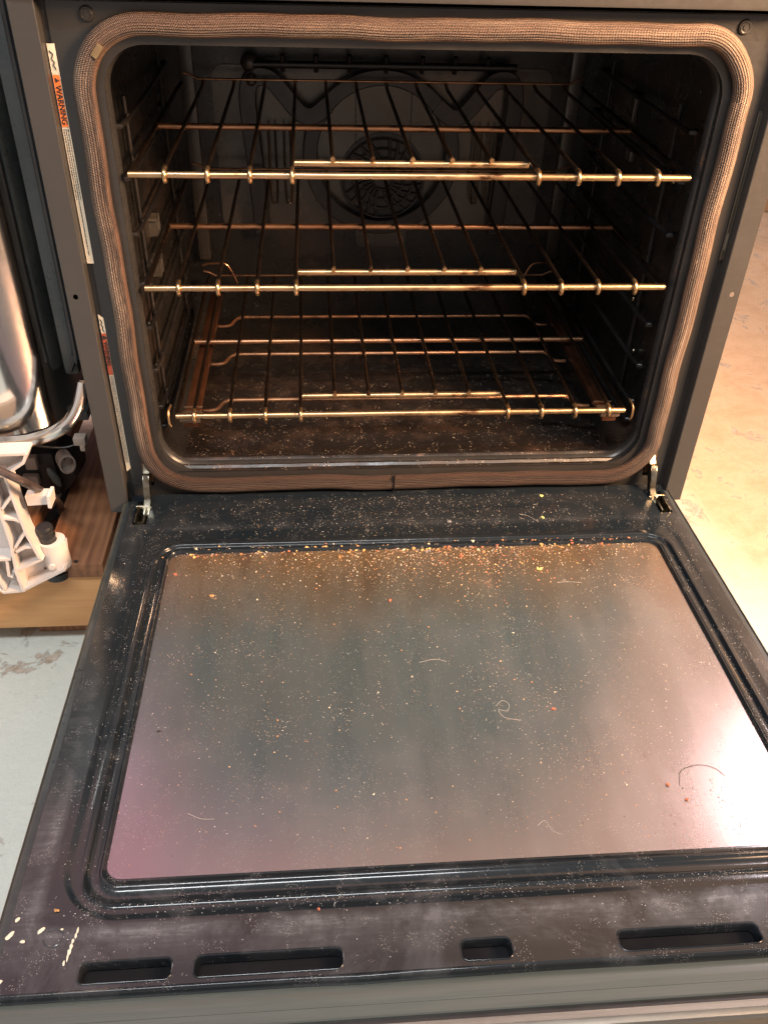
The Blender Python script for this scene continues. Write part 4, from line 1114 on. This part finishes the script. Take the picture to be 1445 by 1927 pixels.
# sleeve round the foot
c0 = unp(98, 1016, -0.058); c1 = unp(112, 1062, -0.058)
sweep(bm, [(c0[0], -0.058, c0[1]), (c1[0], -0.058, c1[1])], circ(0.0165, 24), up=(0, 1, 0))
q0 = unp(98, 1066, -0.075)
bmesh.ops.create_cone(bm, cap_ends=True, segments=16, radius1=0.0042, radius2=0.0042, depth=0.006, matrix=Matrix.Translation((q0[0], -0.0745, q0[1])) @ Matrix.Rotation(PI / 2, 4, 'X'))
dp('leg_frame', bm, 'nylon', angle=30)
# black threaded foot: bellows + base
bm = bmesh.new()
b0 = unp(82, 990, -0.058); b1 = unp(98, 1036, -0.058)
pth = [(b0[0] + (b1[0] - b0[0]) * k / 24, -0.058, b0[1] + (b1[1] - b0[1]) * k / 24) for k in range(25)]
sweep(bm, pth, circ(0.0105, 20), up=(0, 1, 0), rfun=lambda s: 0.92 + 0.13 * abs(math.sin(s * PI * 4)))
dp('levelling_foot', bm, 'black_rubber', angle=60)
bm = bmesh.new()
b0 = unp(106, 1066, -0.052)
bmesh.ops.create_cone(bm, cap_ends=True, segments=28, radius1=0.0165, radius2=0.0185, depth=0.012, matrix=Matrix.Translation((b0[0], -0.052, -0.0920)) @ Matrix.Rotation(0.0, 4, 'Y'))
dp('foot_base', bm, 'black_rubber', angle=30)
# steel strap behind the frame
bm = bmesh.new(); a_ = unp(-10, 960, 0.01); b_ = unp(24, 1040, 0.01)
sweep(bm, [(a_[0] - 0.02, 0.012, a_[1] + 0.05), (b_[0] - 0.012, 0.012, b_[1] - 0.005)], [(-0.012, -0.001), (0.012, -0.001), (0.012, 0.001), (-0.012, 0.001)], up=(0, 1, 0)); dp('steel_strap', bm, 'trim')
# dark tube crossing in front
bm = bmesh.new()
pts = [(*unp(-40, 872, -0.05),), unp(0, 886, -0.05), unp(40, 905, -0.045), unp(75, 922, -0.02), unp(98, 935, 0.03), unp(112, 948, 0.06), unp(116, 965, 0.09)]
yy = [-0.05, -0.05, -0.045, -0.02, 0.03, 0.06, 0.09]
yy = [-0.098, -0.098, -0.094, -0.06, 0.0, 0.05, 0.08]
cl = [(-40, 872), (0, 886), (40, 905), (75, 922), (98, 935), (112, 948), (116, 965)]
pts = [unp(a, b, y) for (a, b), y in zip(cl, yy)]
tube(bm, [(p[0], y, p[1]) for p, y in zip(pts, yy)], 0.0050, 10, 6)
M['tube'] = simple('scuffed_dark_tube', (0.075, 0.055, 0.05), 0.32, 0.3, 0.5, 60)
dp('supply_tube', bm, 'tube')
# parts under the tub: drain housing, caps, connector, cable
bm = bmesh.new()
w = unp(72, 890, 0.10); box(bm, (w[0] - 0.045, 0.09, w[1] - 0.035), (w[0] + 0.03, 0.14, w[1] + 0.04), 0.008)
w = unp(100, 880, 0.12); bmesh.ops.create_cone(bm, cap_ends=True, segments=24, radius1=0.040, radius2=0.034, depth=0.05, matrix=Matrix.Translation((w[0], 0.13, w[1])) @ Matrix.Rotation(PI / 2, 4, 'X'))
dp('drain_pump', bm, 'dark')
bm = bmesh.new()
w = unp(123, 868, 0.08)
mm_ = Matrix.Translation((w[0], 0.08, w[1])) @ Matrix.Rotation(0.5, 4, 'Z') @ Matrix.Rotation(PI / 2, 4, 'X')
rings_bridge(bm, [[tuple(mm_ @ Vector((r * math.cos(a * PI / 14), 1.35 * r * math.sin(a * PI / 14), z))) for a in range(28)] for r, z in ((0.011, -0.010), (0.0115, 0.010), (0.0095, 0.0105), (0.009, -0.004), (0.001, -0.004))])
dp('pump_cap', bm, 'cap', angle=40)
for (px, py, y, h1, h2) in ((60, 868, 0.085, 0.008, 0.010), (60, 902, 0.085, 0.011, 0.009)):
    bm = bmesh.new(); w = unp(px, py, y); box(bm, (w[0] - h1, y - 0.008, w[1] - h2), (w[0] + h1, y + 0.004, w[1] + h2), 0.002); dp('terminal_block', bm, 'cap')
bm = bmesh.new(); w = unp(101, 900, 0.075); bmesh.ops.create_uvsphere(bm, u_segments=16, v_segments=10, radius=1, matrix=Matrix.Translation((w[0], 0.078, w[1])) @ Matrix.Rotation(-0.35, 4, 'Y') @ Matrix.Diagonal((0.0055, 0.006, 0.018, 1)))
dp('pump_window', bm, 'endcap')
bm = bmesh.new(); w = unp(152, 826, 0.04)
box(bm, (w[0] - 0.008, 0.030, w[1] - 0.005), (w[0] + 0.008, 0.045, w[1] + 0.007), 0.002); box(bm, (w[0] - 0.001, 0.030, w[1] - 0.014), (w[0] + 0.006, 0.040, w[1] - 0.004), 0.002)
dp('wire_connector', bm, 'cap')
bm = bmesh.new()
pts = [(60, 838, -0.01), (95, 842, 0.02), (128, 841, 0.03), (148, 832, 0.035)]
tube(bm, [(unp(a, b, y)[0], y, unp(a, b, y)[1]) for a, b, y in pts], 0.0013, 8, 6); dp('cable', bm, 'black_rubber')
bm = bmesh.new()
pts = [(75, 985, 0.12), (105, 965, 0.12), (125, 930, 0.14), (120, 890, 0.15)]
tube(bm, [(unp(a, b, y)[0], y, unp(a, b, y)[1]) for a, b, y in pts], 0.008, 10, 6); dp('drain_hose', bm, 'black_rubber')

# ================================================================== something wooden at the far right edge
bm = bmesh.new(); box(bm, (1.43, 1.90, -0.227), (2.6, 2.0, 0.9), 0.006)
wc = link('wooden_board', bm, M['oak']); wc.data.materials.clear(); wc.data.materials.append(wood('far_board_wood', (0.36, 0.20, 0.10), (0.50, 0.30, 0.16), 0))
tag(wc, 'tan wooden board standing on the floor at the far right', 'board')
